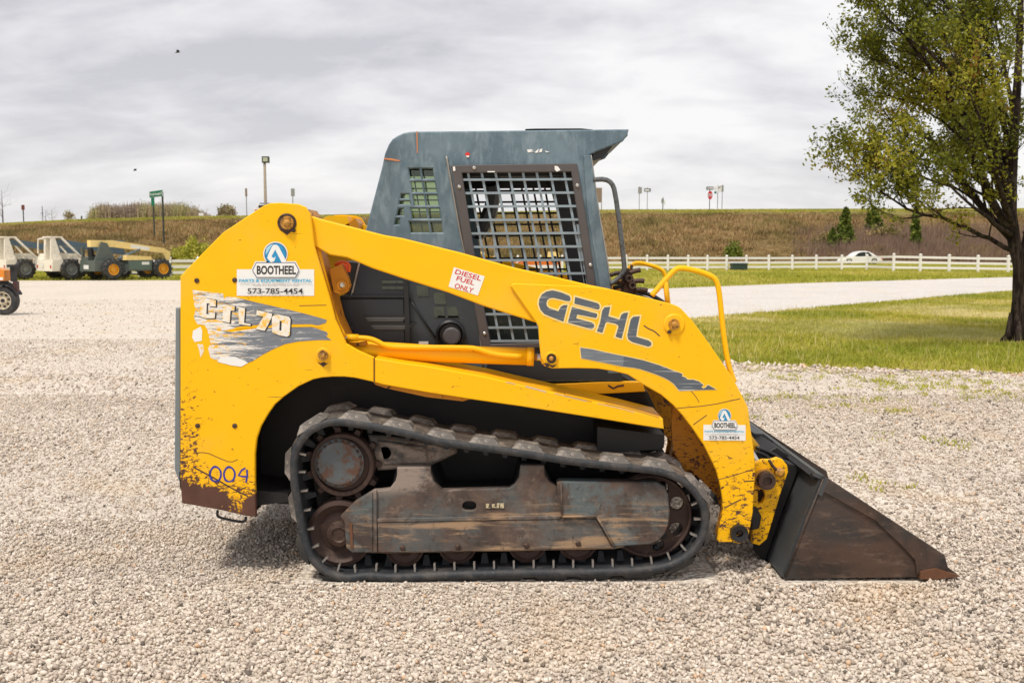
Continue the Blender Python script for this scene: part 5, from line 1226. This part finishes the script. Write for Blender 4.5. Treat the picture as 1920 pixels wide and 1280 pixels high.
plate('edge_strip', [(1553.6, 896.6), (1771.5, 1040), (1778, 1063), (1779, 1072), (1735, 1078), (1720, 1076), (1716, 1050), (1690, 1022), (1640, 975), (1543, 921)], .006, .014, BUC, BK, bevel=.003)
mb = MB(); prism_xz(mb, [unp([(1553.6, 896.6), (1771.5, 1040), (1778, 1063), (1716, 1050), (1640, 975), (1543, 921)], .02)], BW, .014); mb.build('edge_strip', BUC, BK)
MB().tube([W(1544, 897, .018), W(1510, 983, .018), W(1473, 1080, .018)], .005, 6).build('weld_bead', bucket_mat('scraped_weld', .2), BK, True)
plate('corner_gusset', [(1548, 894), (1556, 900), (1541, 930), (1533, 926)], .008, .012, BUG, BK)
bslab('top_rail', (1530, 886), (1549, 894), .03, BW, .02, BUG); bslab('top_rail', (1522, 893), (1532, 887), .06, BW - .05, .03, BLKM)
m2 = MB(); a = W(1498, 868, .34)
plate('mount_channel', [(1476, 868), (1499, 873), (1497, 880), (1458, 985), (1436, 1052), (1420, 1040), (1425, 1012), (1445, 985), (1462, 925)], .30, .10, BLKM, BK, bevel=.004); plate('mount_channel', [(1476, 868), (1499, 873), (1497, 880), (1458, 985), (1436, 1052), (1420, 1040), (1445, 985), (1462, 925)], .30, .10, BLKM, BK, mirror=True)
plate('mount_plate', [(1500, 872), (1512, 878), (1476, 985), (1450, 1062), (1436, 1052), (1458, 985)], .33, 1.14, BLKM, BK)
plate('step_box', [(1414, 812), (1432, 813), (1458, 832), (1456, 845), (1436, 852), (1416, 840)], .78, .30, BLK, BK, bevel=.004); plate('top_bar', [(1437, 848), (1456, 838), (1500, 866), (1498, 876), (1480, 872)], .46, .70, BLKM, BK, bevel=.004); plate('top_bar', [(1412, 836), (1450, 852), (1488, 876), (1476, 884), (1412, 850)], .52, .5, BLK, BK)


# --- tracks
loop = [(632, 789), (703, 798.5), (777, 814), (836, 828), (960, 845), (1065, 862), (1150, 872), (1210, 878), (1255, 887), (1290, 906), (1315, 935), (1326, 968), (1321, 1005), (1300, 1038), (1264, 1061), (1210, 1072), (1100, 1077), (994, 1078), (837, 1082), (740, 1086), (690, 1083), (650, 1087), (612, 1077), (582, 1049), (567, 1012), (556, 953), (548, 896), (549, 852), (561, 826), (580, 806), (604, 794)]
def catmull(P, k=6):
    n = len(P); out = []
    for i in range(n):
        p0, p1, p2, p3 = [Vector(P[(i + j) % n]) for j in (-1, 0, 1, 2)]
        for s in range(k):
            t = s / k; out.append(.5 * ((2 * p1) + (-p0 + p2) * t + (2 * p0 - 5 * p1 + 4 * p2 - p3) * t * t + (-p0 + 3 * p1 - 3 * p2 + p3) * t ** 3))
    return out
path = catmull([(w.x, w.z) for w in (W(p[0], p[1], 0.0) for p in loop)])
seg = [(path[(i + 1) % len(path)] - path[i]).length for i in range(len(path))]; per = sum(seg); cum = np.concatenate([[0], np.cumsum(seg)])
px_a = np.array([p.x for p in path] + [path[0].x]); pz_a = np.array([p.y for p in path] + [path[0].y])
def onpath(s):
    s = s % per; return Vector((np.interp(s, cum, px_a), 0, np.interp(s, cum, pz_a)))
cen = Vector((sum(p.x for p in path) / len(path), 0, sum(p.y for p in path) / len(path)))
def frame(s):
    p = onpath(s); t = (onpath(s + .02) - onpath(s - .02)).normalized(); n_ = Vector((t.z, 0, -t.x))
    if n_.dot(p - cen) < 0 and True: n_ = -n_
    return p, t, n_
TW = .33
def belt(y0, parent, name):
    # cross section: outward offset n, across y
    prof = [(-.022, .0), (-.024, .03), (-.016, .05), (-.016, TW - .05), (-.024, TW - .03), (-.022, TW), (.004, TW + .004), (.016, TW - .012), (.021, TW - .04), (.021, .04), (.013, .010), (.004, -.004)]
    m = 260; V = []; F = []
    for i in range(m):
        p, t, n_ = frame(per * i / m)
        for a, y in prof: q = p + n_ * a; V.append((q.x, y0 + y, q.z))
    k = len(prof)
    for i in range(m):
        j = (i + 1) % m
        for a in range(k): b = (a + 1) % k; F.append((i * k + a, j * k + a, j * k + b, i * k + b))
    o = link(name, V, F, [RUB, DRUB], parent, smooth=True)
    for i, p_ in enumerate(o.data.polygons):
        if i % k in (8, 9): p_.material_index = 1
    return o
LUGN = int(per / .196)
def lug_mesh():
    # tread block in local frame: x along the track, y across, z outward
    L2, Wd, H = .054, .125, .020
    V = [(-L2 - .028, .0, -.012), (L2 + .028, .0, -.012), (L2 + .018, Wd, -.006), (-L2 - .018, Wd, -.006), (-L2 * .92, .022, H), (L2 * .80, .022, H), (L2 * .80, Wd - .02, H), (-L2 * .86, Wd - .02, H), (-L2 + .012, .03, H + .003), (L2 * .7, .03, H + .003)]
    F = [(0, 3, 2, 1), (4, 5, 6, 7), (0, 1, 5, 4), (1, 2, 6, 5), (2, 3, 7, 6), (3, 0, 4, 7)]
    me = bpy.data.meshes.new('tread_lug'); me.from_pydata(V[:8], [], F); me.materials.append(LUG); return me
LUGM = lug_mesh()
gm = bpy.data.meshes.new('guide_lug'); g_ = MB(); g_.box((-.0045, 0, -.070), (.0045, .025, -.036)); gm.from_pydata(g_.v, [], g_.f); gm.materials.append(WORN)
g_ = MB(); g_.add([(-.022, .14, -.02), (.022, .14, -.02), (.022, .19, -.02), (-.022, .19, -.02), (-.010, .145, -.085), (.010, .145, -.085), (.010, .185, -.085), (-.010, .185, -.085)], [(0, 3, 2, 1), (4, 5, 6, 7), (0, 1, 5, 4), (1, 2, 6, 5), (2, 3, 7, 6), (3, 0, 4, 7)])
gm2 = bpy.data.meshes.new('drive_lug'); gm2.from_pydata(g_.v, [], g_.f); gm2.materials.append(RUB)
def placed(name, me, s, y, parent, flip=False, far=False):
    p, t, n_ = frame(s); o = bpy.data.objects.new(name, me); C.objects.link(o); o.parent = parent
    y_ax = Vector((0, -1 if flip else 1, 0)); x_ax = y_ax.cross(n_)
    M = Matrix(((x_ax.x, y_ax.x, n_.x), (x_ax.y, y_ax.y, n_.y), (x_ax.z, y_ax.z, n_.z))).to_4x4()
    Lr = rootloc(parent); M.translation = Vector((p.x - Lr.x, y - Lr.y, p.z - Lr.z)) + n_ * .018; o.matrix_local = M; return o
s0 = None
best = min(range(400), key=lambda i: (onpath(per * i / 400) - Vector((W(666, 780, 0).x, 0, W(666, 780, 0).z))).length); s0 = per * best / 400
for y0, nm in ((0.0, 'near'), (MIRROR - TW, 'far')):
    tr = belt(y0, L, 'rubber_track')
    for i in range(LUGN):
        placed('tread_lug', LUGM, s0 + per * i / LUGN, y0 + .004, tr); placed('tread_lug', LUGM, s0 + per * (i + .42) / LUGN, y0 + TW - .004, tr, flip=True)
    ng = int(per / .092)
    for i in range(ng):
        if nm == 'near' and frame(per * i / ng)[2].z < .55: placed('guide_lug', gm, per * i / ng, y0 + .045, tr)
        if i % 1 == 0 and nm == 'near': placed('drive_lug', gm2, per * (i + .5) / ng, y0, tr)
# track frame (near), idlers, rollers, sprocket
YF = .055
fr = plate('track_frame', [(638, 968), (664, 942), (700, 920), (716, 919), (730, 917), (741, 903), (744.5, 890), (744.5, 876), (807, 875), (808, 888), (814, 905), (828, 919), (890, 917), (955, 915), (965, 908), (973, 896), (976, 872), (1020, 872), (1022, 892), (1030, 903), (1044, 911), (1150, 930), (1170, 1026), (1150, 1029), (960, 1033), (718, 1037), (660, 1036), (649, 1027), (646, 982)], YF, .05, UND, L, holes=[smooth_poly([(867, 940), (893, 940), (893, 957), (867, 957)], 2)], bevel=.004)
plate('frame_rib', [(700, 918), (706, 918), (707, 1034), (701, 1035)], YF - .014, .013, UND, fr, bevel=.002)
plate('frame_nose_patch', [(640, 968), (665, 944), (698, 922), (698, 1034), (660, 1034), (650, 1026), (648, 980)], YF - .004, .003, UNB, fr)
plate('nose_slot', [(655, 981), (660, 981), (662, 1027), (657, 1027)], YF - .010, .006, RUST, fr)
plate('frame_ledge', [(707, 972), (1052, 966), (1052, 973), (707, 979)], YF - .012, .011, UND, fr, bevel=.003)
plate('lower_skirt', [(708, 979), (1060, 973), (1118, 973), (1148, 1026), (960, 1031), (718, 1035), (709, 1034)], YF - .008, .007, UND, fr, bevel=.002)
plate('idler_housing', [(1044, 905), (1050, 902), (1232, 904), (1246, 912), (1253, 927), (1256, 960), (1254, 982), (1248, 999), (1236, 1013), (1222, 1020), (1153, 1025), (1120, 968), (1054, 966), (1048, 940)], YF - .022, .07, UNB, fr, bevel=.006)
m2 = MB(); [m2.tube([W(a[0], a[1], YF - .024), W(b[0], b[1], YF - .024)], .006, 6) for a, b in [((1052, 905), (1054, 968)), ((1054, 968), (1119, 967)), ((1119, 967), (1153, 1026))]]; m2.build('weld_bead', UND, fr, True)
for p in [(755, 1026), (859, 1024), (987, 1022), (1084, 1018)]:
    b_ = lathepx('skirt_bolt', p, 5.5, [(.6, -.012), (1, -.008), (1, .004)], YF - .006, PIN, fr, 8)
plate('faded_sticker', [(909, 943), (946, 942), (946, 953), (909, 953)], YF - .003, .002, UND, fr)
for q in ([(911, 944), (918, 944), (915, 951), (920, 952), (911, 952)], [(922, 945), (929, 944), (927, 948), (931, 952), (923, 951)], [(932, 943), (937, 943), (935, 952), (931, 952)], [(938, 943), (945, 943), (945, 952), (938, 952)]): plate('faded_sticker', q, YF - .005, .002, simple('faded_cream_mark', (.55, .47, .30), .6, 0, .3, 80, (.15, .1, .07), .5), fr)
plate('frame_top', [(700, 922), (1250, 908), (1250, 1010), (700, 1030)], YF + .052, .19, BLKM, fr)
plate('frame_leg', [(744, 878), (808, 877), (830, 930), (730, 930)], YF + .055, .34, BLKM, fr); plate('frame_leg', [(976, 874), (1020, 874), (1044, 930), (960, 930)], YF + .055, .34, BLKM, fr)
# rear idler
idl = lathepx('idler_wheel', (637.6, 1000), 64, [(.30, 0), (.34, .016), (.62, .020), (.80, .004), (.88, -.006), (1, 0), (1, .04), (.92, .045), (.92, .11), (1, .115), (1, .155), (.3, .16)], .10, IDL, L, 40)
lathepx('idler_hub', (637, 1000), 26, [(.45, -.02), (.55, -.026), (.9, -.02), (1, -.01), (1, .03)], .095, PIN, idl, 24)
plate('idler_fork', [(622, 985), (648, 982), (650, 1020), (622, 1012)], .085, .03, UND, idl, bevel=.005)
# front idler with five round windows
c0 = (1218, 966); circ = lambda c, r, n=24: [(c[0] + r * math.cos(6.2832 * i / n), c[1] + r * math.sin(6.2832 * i / n)) for i in range(n)]
hs = [circ((c0[0] + 56 * math.cos(a), c0[1] + 56 * math.sin(a)), 12.5, 18) for a in [math.radians(q) for q in (-66, -24, 27, 75, 130, 180, 230, -110)]]
fi = plate('idler_wheel', circ(c0, 80, 40), .115, .02, IDL, L, holes=hs, bevel=.003); plate('idler_web', circ(c0, 80, 40), .21, .02, IDL, fi, holes=hs)
rim = MB(); w = W(c0[0], c0[1], .11); R = 80 / ppm(.11); n = 48
V = []; F = []
for i in range(n):
    a = 6.2832 * i / n
    for rr, y in ((R, .09), (R, .25), (R * .93, .25), (R * .93, .09)): V.append((w.x + rr * math.cos(a), y, w.z + rr * math.sin(a)))
for i in range(n):
    j = (i + 1) % n
    for k in range(4): F.append((i * 4 + k, j * 4 + k, j * 4 + (k + 1) % 4, i * 4 + (k + 1) % 4))
rim.add(V, F).build('idler_rim', IDL, fi, True)
lathepx('idler_hub', c0, 26, [(.6, -.01), (1, 0), (1, .13)], .105, PIN, fi, 20)
for p in [(758, 1025.5), (857, 1021), (988, 1018), (1083, 1015)]:
    ro = lathepx('track_roller', p, 38, [(.3, .0), (.5, .012), (.82, .012), (.9, 0), (1, .004), (1, .035), (.7, .04), (.7, .12), (1, .125), (1, .165), (.3, .17)], .085, IDL, L, 32)
    lathepx('roller_hub', p, 14, [(.8, 0), (1, .01), (1, .06)], .075, PIN, ro, 14)
# drive sprocket and motor
sp = MB(); w = W(643, 871, .12); Rs = 72 / ppm(.12); V = []
prof = []
for k in range(11):
    for dt, rr in ((-.42, .80), (-.22, .80), (-.10, 1.0), (.10, 1.0), (.22, .80)): a = (k + dt) * 6.2832 / 11; prof.append((w.x + Rs * rr * math.cos(a), w.z + Rs * rr * math.sin(a)))
m2 = MB(); prism_xz(m2, [prof], .13, .03); spo = m2.build('drive_sprocket', IDL, L); m2 = MB(); prism_xz(m2, [prof], .20, .03); m2.build('sprocket_web', IDL, spo)
lathepx('sprocket_ring', (643, 870), 62, [(.80, .0), (.84, -.02), (.96, -.02), (1, -.008), (1, .04)], .125, IDL, spo, 36)
lathepx('drive_cover', (636, 868), 47, [(.86, -.010), (.9, -.006), (1, .0), (1, .03)], .095, HUB, spo, 40)
for k in range(22):
    a = k * 6.2832 / 22; lathepx('cover_bolt', (636 + 41 * math.cos(a), 868 + 41 * math.sin(a)), 3.2, [(.7, -.006), (1, -.003), (1, .003)], .088, PIN, spo, 6)
plate('motor_mount', [(690, 815), (760, 822), (835, 836), (855, 842), (856, 850), (810, 872), (745, 880), (708, 882), (695, 850)], .16, .25, UND, L, bevel=.01); plate('mount_shoulder', [(708, 826), (800, 838), (800, 868), (720, 872)], .14, .02, UND, L, bevel=.006)
lathepx('mount_boss', (722, 848), 20, [(.6, -.01), (1, 0), (1, .03)], .15, UND, L, 18)

# --- stickers and lettering
def sticker(f, parent, Y, full=True):
    """f maps the big sticker's pixel coordinates to where this one sits"""
    Fm = lambda pts: [f(*p) for p in pts]
    s = plate('sticker', Fm([(444, 505), (589, 505), (589, 554.5), (444, 554.5)]), Y - .0016, .001, WHITE, parent)
    hx = [(473, 507), (480, 492), (553, 492), (561, 507), (554, 520.5), (481, 520.5)]; cc = (516.5, 476)
    plate('sticker_backing', Fm(offset_poly(hx, 2.2)), Y - .0026, .0009, WHITE, s); plate('sticker_backing', Fm(circ(cc, 23)), Y - .0026, .0009, WHITE, s)
    plate('emblem', Fm(circ(cc, 21)), Y - .0036, .0009, NAVY, s); plate('emblem', Fm(circ(cc, 19.8)), Y - .0046, .0009, BLUE, s)
    plate('emblem', Fm([(512, 459), (519, 459), (523, 463), (538, 492), (529, 494), (516, 468), (509, 481), (513, 484), (517, 481), (514, 490), (508, 492), (501, 484), (503, 477), (508, 466)]), Y - .0056, .0009, WHITE, s)
    plate('emblem', Fm([(499, 466), (505, 460), (512, 457), (508, 463), (502, 473), (498, 478)]), Y - .0056, .0009, simple('pale_blue_print', (.35, .62, .78), .5), s)
    plate('name_plate', Fm(hx), Y - .0064, .0009, NAVY, s); plate('name_plate', Fm(offset_poly(hx, -1.2)), Y - .0074, .0009, WHITE, s)
    T = lambda t, x0, y0, x1, y1, m, b=0: fit_text('lettering', t, f(x0, y0), f(x1, y0), f(x0, y1), Y - .0084, m, s, b)
    T('BOOTHEEL', 481.5, 498, 555, 514.5, TXT, .03); T('PARTS & EQUIPMENT RENTAL', 448, 523.5, 585, 530, CYAN, .035); T('Money is a Terrible Thing to Waste', 474, 533.5, 561, 537.5, GREYT); T('573-785-4454', 464, 540.5, 568, 551, TXT, .012)
    return s
sticker(lambda x, y: (x, y), L, .05)
sticker(lambda x, y: (1319 + (x - 444) * .545, 796 + (y - 505) * .59 + (x - 444) * .004), L, .058)
ds = plate('sticker', [(851, 501), (909, 518), (896, 554), (841, 537.5)], .0765, .001, WHITE, L)
fit_text('lettering', 'DIESEL', (855.5, 504.5), (904, 518.2), (852.3, 513), .0755, REDT, ds, .012); fit_text('lettering', 'FUEL', (858, 517), (891, 526.5), (855, 525.5), .0755, REDT, ds, .012); fit_text('lettering', 'ONLY', (854.5, 530.5), (889, 540.5), (851, 539.5), .0755, REDT, ds, .012)
def z5(pts): return [(1000 + x / 5.333, 530 + y / 5.333) for x, y in pts]
G_ = [(370, 150), (372, 168), (362, 184), (330, 182), (265, 165), (200, 150), (160, 155), (138, 175), (130, 205), (135, 232), (160, 255), (250, 285), (275, 240), (300, 224), (342, 222), (300, 388), (170, 338), (110, 312), (72, 270), (54, 215), (60, 165), (85, 118), (130, 88), (190, 76), (260, 90), (345, 122), (362, 134)]
E1 = [(418, 142), (640, 203), (660, 220), (665, 245), (655, 266), (630, 264), (410, 208)]
E2 = [(387, 242), (635, 308), (640, 330), (625, 352), (440, 316), (428, 355), (585, 398), (606, 415), (608, 440), (590, 460), (560, 457), (345, 396)]
H_ = [(712, 246), (768, 240), (750, 335), (862, 368), (880, 320), (905, 302), (948, 298), (905, 470), (882, 556), (822, 538), (852, 440), (845, 422), (820, 408), (740, 390), (722, 400), (690, 500), (636, 484), (668, 395), (690, 275)]
L_ = [(1000, 340), (1065, 335), (1040, 450), (1028, 540), (1150, 575), (1180, 598), (1178, 625), (1150, 638), (990, 592), (950, 565), (940, 530), (955, 450), (975, 365)]
for P in (G_, E1, E2, H_, L_):
    lo = plate('lettering', offset_poly(z5(P), 2.9), .0568, .001, CREAM, L); plate('letter_face', z5(P), .0558, .0009, DEC, lo)
sw = [(470, 648), (590, 665), (700, 690), (800, 712), (900, 732), (1000, 752), (1100, 775), (1250, 820), (1330, 850), (1400, 880), (1460, 898), (1492, 912), (1486, 935), (1520, 945), (1545, 968), (1600, 968), (1655, 985), (1700, 1018), (1680, 1042), (1700, 1056), (1722, 1048), (1745, 1020), (1830, 1066), (1460, 1078), (1400, 1005), (1350, 970), (1300, 945), (1220, 912), (1150, 888), (1070, 862), (1000, 848), (900, 836), (700, 795), (480, 752)]
lo = plate('arm_stripe', offset_poly(z5(sw), 1.3), .0568, .001, CREAM, L); plate('stripe_face', z5(sw), .0558, .0009, DEC, lo)
plate('stripe_face', z5([(472, 650), (590, 666), (700, 691), (800, 713), (905, 734), (898, 835), (800, 816), (700, 794), (482, 751)]), .0552, .0005, DECS, lo)
def z6(pts): return [(340 + x / 6.4, 520 + y / 6.4) for x, y in pts]
d1 = z6([(135, 150), (280, 170), (500, 195), (512, 262), (545, 232), (660, 240), (900, 300), (1300, 390), (1500, 440), (1640, 478), (1745, 510), (1735, 545), (1640, 575), (1560, 560), (1330, 562), (1100, 575), (900, 570), (690, 590), (640, 610), (500, 640), (300, 610), (280, 570), (190, 560), (150, 480), (170, 400), (150, 300)])
d2 = z6([(310, 615), (480, 640), (600, 655), (760, 632), (900, 612), (1100, 600), (1330, 598), (1560, 595), (1640, 618), (1745, 655), (1760, 690), (1730, 700), (1800, 752), (1650, 750), (1400, 768), (1240, 800), (1100, 860), (960, 935), (860, 1000), (800, 1022), (770, 1040), (720, 1072), (640, 1060), (470, 1025), (400, 985), (350, 960), (320, 850), (350, 800), (330, 700)])
d3 = z6([(140, 640), (230, 590), (250, 640), (245, 760), (160, 775), (130, 720)]); d4 = z6([(190, 800), (260, 805), (275, 880), (230, 960), (215, 870)])
lo = plate('model_decal', d1, .0488, .001, DECW, L); plate('decal_face', d2, .0488, .001, DECW, lo); plate('decal_face', d3, .0488, .001, WHITE, lo); plate('decal_face', d4, .0488, .001, simple('torn_white_vinyl', (.75, .70, .62), .5, 0, .1, 30, (.82, .44, .02), .5), lo)
plate('decal_face', z6([(470, 955), (640, 950), (760, 1000), (800, 1025), (720, 1070), (600, 1055), (430, 1010)]), .0480, .0006, WHITE, lo)
plate('decal_face', z6([(150, 640), (170, 800), (330, 800), (1300, 850), (1300, 838), (900, 826), (330, 790)]), .0478, .0006, YEL, lo) if False else None
plate('decal_stripe', z6([(640, 600), (760, 585), (900, 580), (1100, 588), (1330, 572), (1560, 568), (1700, 590), (1690, 604), (1560, 592), (1330, 594), (1100, 604), (900, 600), (760, 606), (650, 620)]), .0476, .0006, YEL, lo)
LT = [[(225, 262), (300, 250), (415, 275), (412, 350), (340, 345), (338, 312), (305, 310), (300, 440), (335, 445), (340, 415), (405, 425), (400, 490), (290, 490), (215, 465)],
      [(505, 318), (640, 345), (636, 400), (590, 398), (580, 545), (492, 525), (500, 395)],
      [(685, 350), (765, 370), (752, 545), (830, 560), (830, 580), (690, 560)],
      [(905, 390), (1090, 435), (1085, 470), (1045, 560), (1000, 640), (895, 620), (985, 470), (900, 452)]]
for q in LT + [[(1105, 455), (1160, 445), (1290, 470), (1310, 500), (1300, 690), (1270, 712), (1180, 695), (1090, 660), (1085, 480)]]: plate('letter_shadow', [(x + 1.6, y + .6) for x, y in offset_poly(z6(q), 1.0)], .04735, .0004, TXT, lo)
for q in LT: plate('decal_letter', z6(q), .0470, .0008, LETW, lo)
mb = MB(); prism_xz(mb, [unp(z6([(1105, 455), (1160, 445), (1290, 470), (1310, 500), (1300, 690), (1270, 712), (1180, 695), (1090, 660), (1085, 480)]), .047), unp(z6([(1180, 520), (1205, 525), (1200, 640), (1176, 634)]), .047)], .047, .0008); mb.build('decal_letter', LETW, lo)
# blue handwritten number
def ribbon(pts, w_):
    l, r_ = [], []
    for i in range(len(pts)):
        a, b = Vector(pts[max(0, i - 1)]), Vector(pts[min(len(pts) - 1, i + 1)]); d = (b - a).normalized(); n_ = Vector((-d.y, d.x)) * w_ / 2
        l.append((pts[i][0] + n_.x, pts[i][1] + n_.y)); r_.append((pts[i][0] - n_.x, pts[i][1] - n_.y))
    return l + r_[::-1]
def oval(cx, cy, rx, ry, w_):
    m2 = MB(); o_ = [(cx + rx * math.cos(6.2832 * i / 20), cy + ry * math.sin(6.2832 * i / 20) * (1 + .06 * math.sin(i))) for i in range(20)]; i_ = [(cx + (rx - w_) * math.cos(6.2832 * i / 20), cy + (ry - w_) * math.sin(6.2832 * i / 20)) for i in range(20)]
    prism_xz(m2, [unp(o_, .0488), unp(i_, .0488)], .0488, .0008); return m2.build('painted_number', INK, L)
oval(404, 888.5, 12, 15.5, 3.4); oval(430, 889, 12, 15.5, 3.4)
plate('painted_number', ribbon([(460, 877), (453, 881), (447, 891), (455, 893), (464, 893)], 3.2), .0488, .0008, INK, L); plate('painted_number', ribbon([(463, 880), (463.5, 892), (461, 904)], 3.2), .0482, .0008, INK, L)
# long gouges with real width in the paint
GOU = simple('bare_gouge', (.06, .03, .025), .6, 0, .4, 60)
for pts, w_, yy in [([(361, 850), (385, 847), (410, 858), (432, 867), (446, 861)], 1.3, .05), ([(362, 875), (400, 895), (440, 918), (465, 930)], 2.6, .05), ([(1207, 610), (1217, 617), (1226, 620), (1237, 630)], 2.2, .058), ([(1294, 731), (1304, 742), (1311, 754)], 1.2, .058), ([(1269, 765), (1330, 760), (1388, 747)], 1.3, .058), ([(1300, 796), (1325, 778)], 1.5, .058), ([(1341, 900), (1370, 893), (1410, 880)], 1.2, .058), ([(1396, 902), (1414, 901)], 2, .058), ([(1358, 952), (1385, 938), (1390, 936)], 2.2, .058), ([(561, 573), (612, 572)], 1.3, .05), ([(392, 880), (391, 915), (430, 908), (470, 918)], 1.0, .05), ([(1016, 684), (1024, 681)], 2, .058), ([(701.5, 671), (701.8, 716)], 1.2, .0475)]:
    plate('gouge', ribbon(smooth_poly(pts, 1, False), w_), yy - .0006, .0005, GOU, L)
WSC = simple('pale_bare_scrape', (.55, .47, .42), .5, .2, .3, 80, (.75, .40, .05), .5)
for pts, w_ in [([(985, 724), (1000, 728), (1012, 731), (1024, 735)], 2.6), ([(1040, 737), (1070, 745), (1100, 752)], 1.4), ([(1120, 756), (1165, 766), (1190, 773)], 1.2), ([(948, 716), (966, 720)], 1.6)]: plate('scrape', ribbon(pts, w_), .0474, .0005, WSC, L)
for pts, w_ in [([(1135, 757), (1190, 769), (1236, 783)], .9), ([(1060, 741), (1110, 753)], .8)]: plate('gouge', ribbon(pts, w_), .0470, .0004, GOU, L)
for pts, w_ in [([(1140, 722), (1150, 728), (1158, 724), (1170, 722)], 3.4)]: plate('gouge', ribbon(pts, w_), .4035, .0008, GOU, L)
# dents of dirt under the pins
for c, s_ in [((538, 435), 1), ((606, 683), .8), ((1036, 686), .6)]:
    plate('grease_stain', [(c[0] - 14 * s_, c[1] - 4), (c[0] - 6 * s_, c[1] + 1), (c[0], c[1] + 6 * s_), (c[0] + 6 * s_, c[1] + 1), (c[0] + 13 * s_, c[1] - 3), (c[0], c[1] - 1)], .0492, .0008, GOU, L)
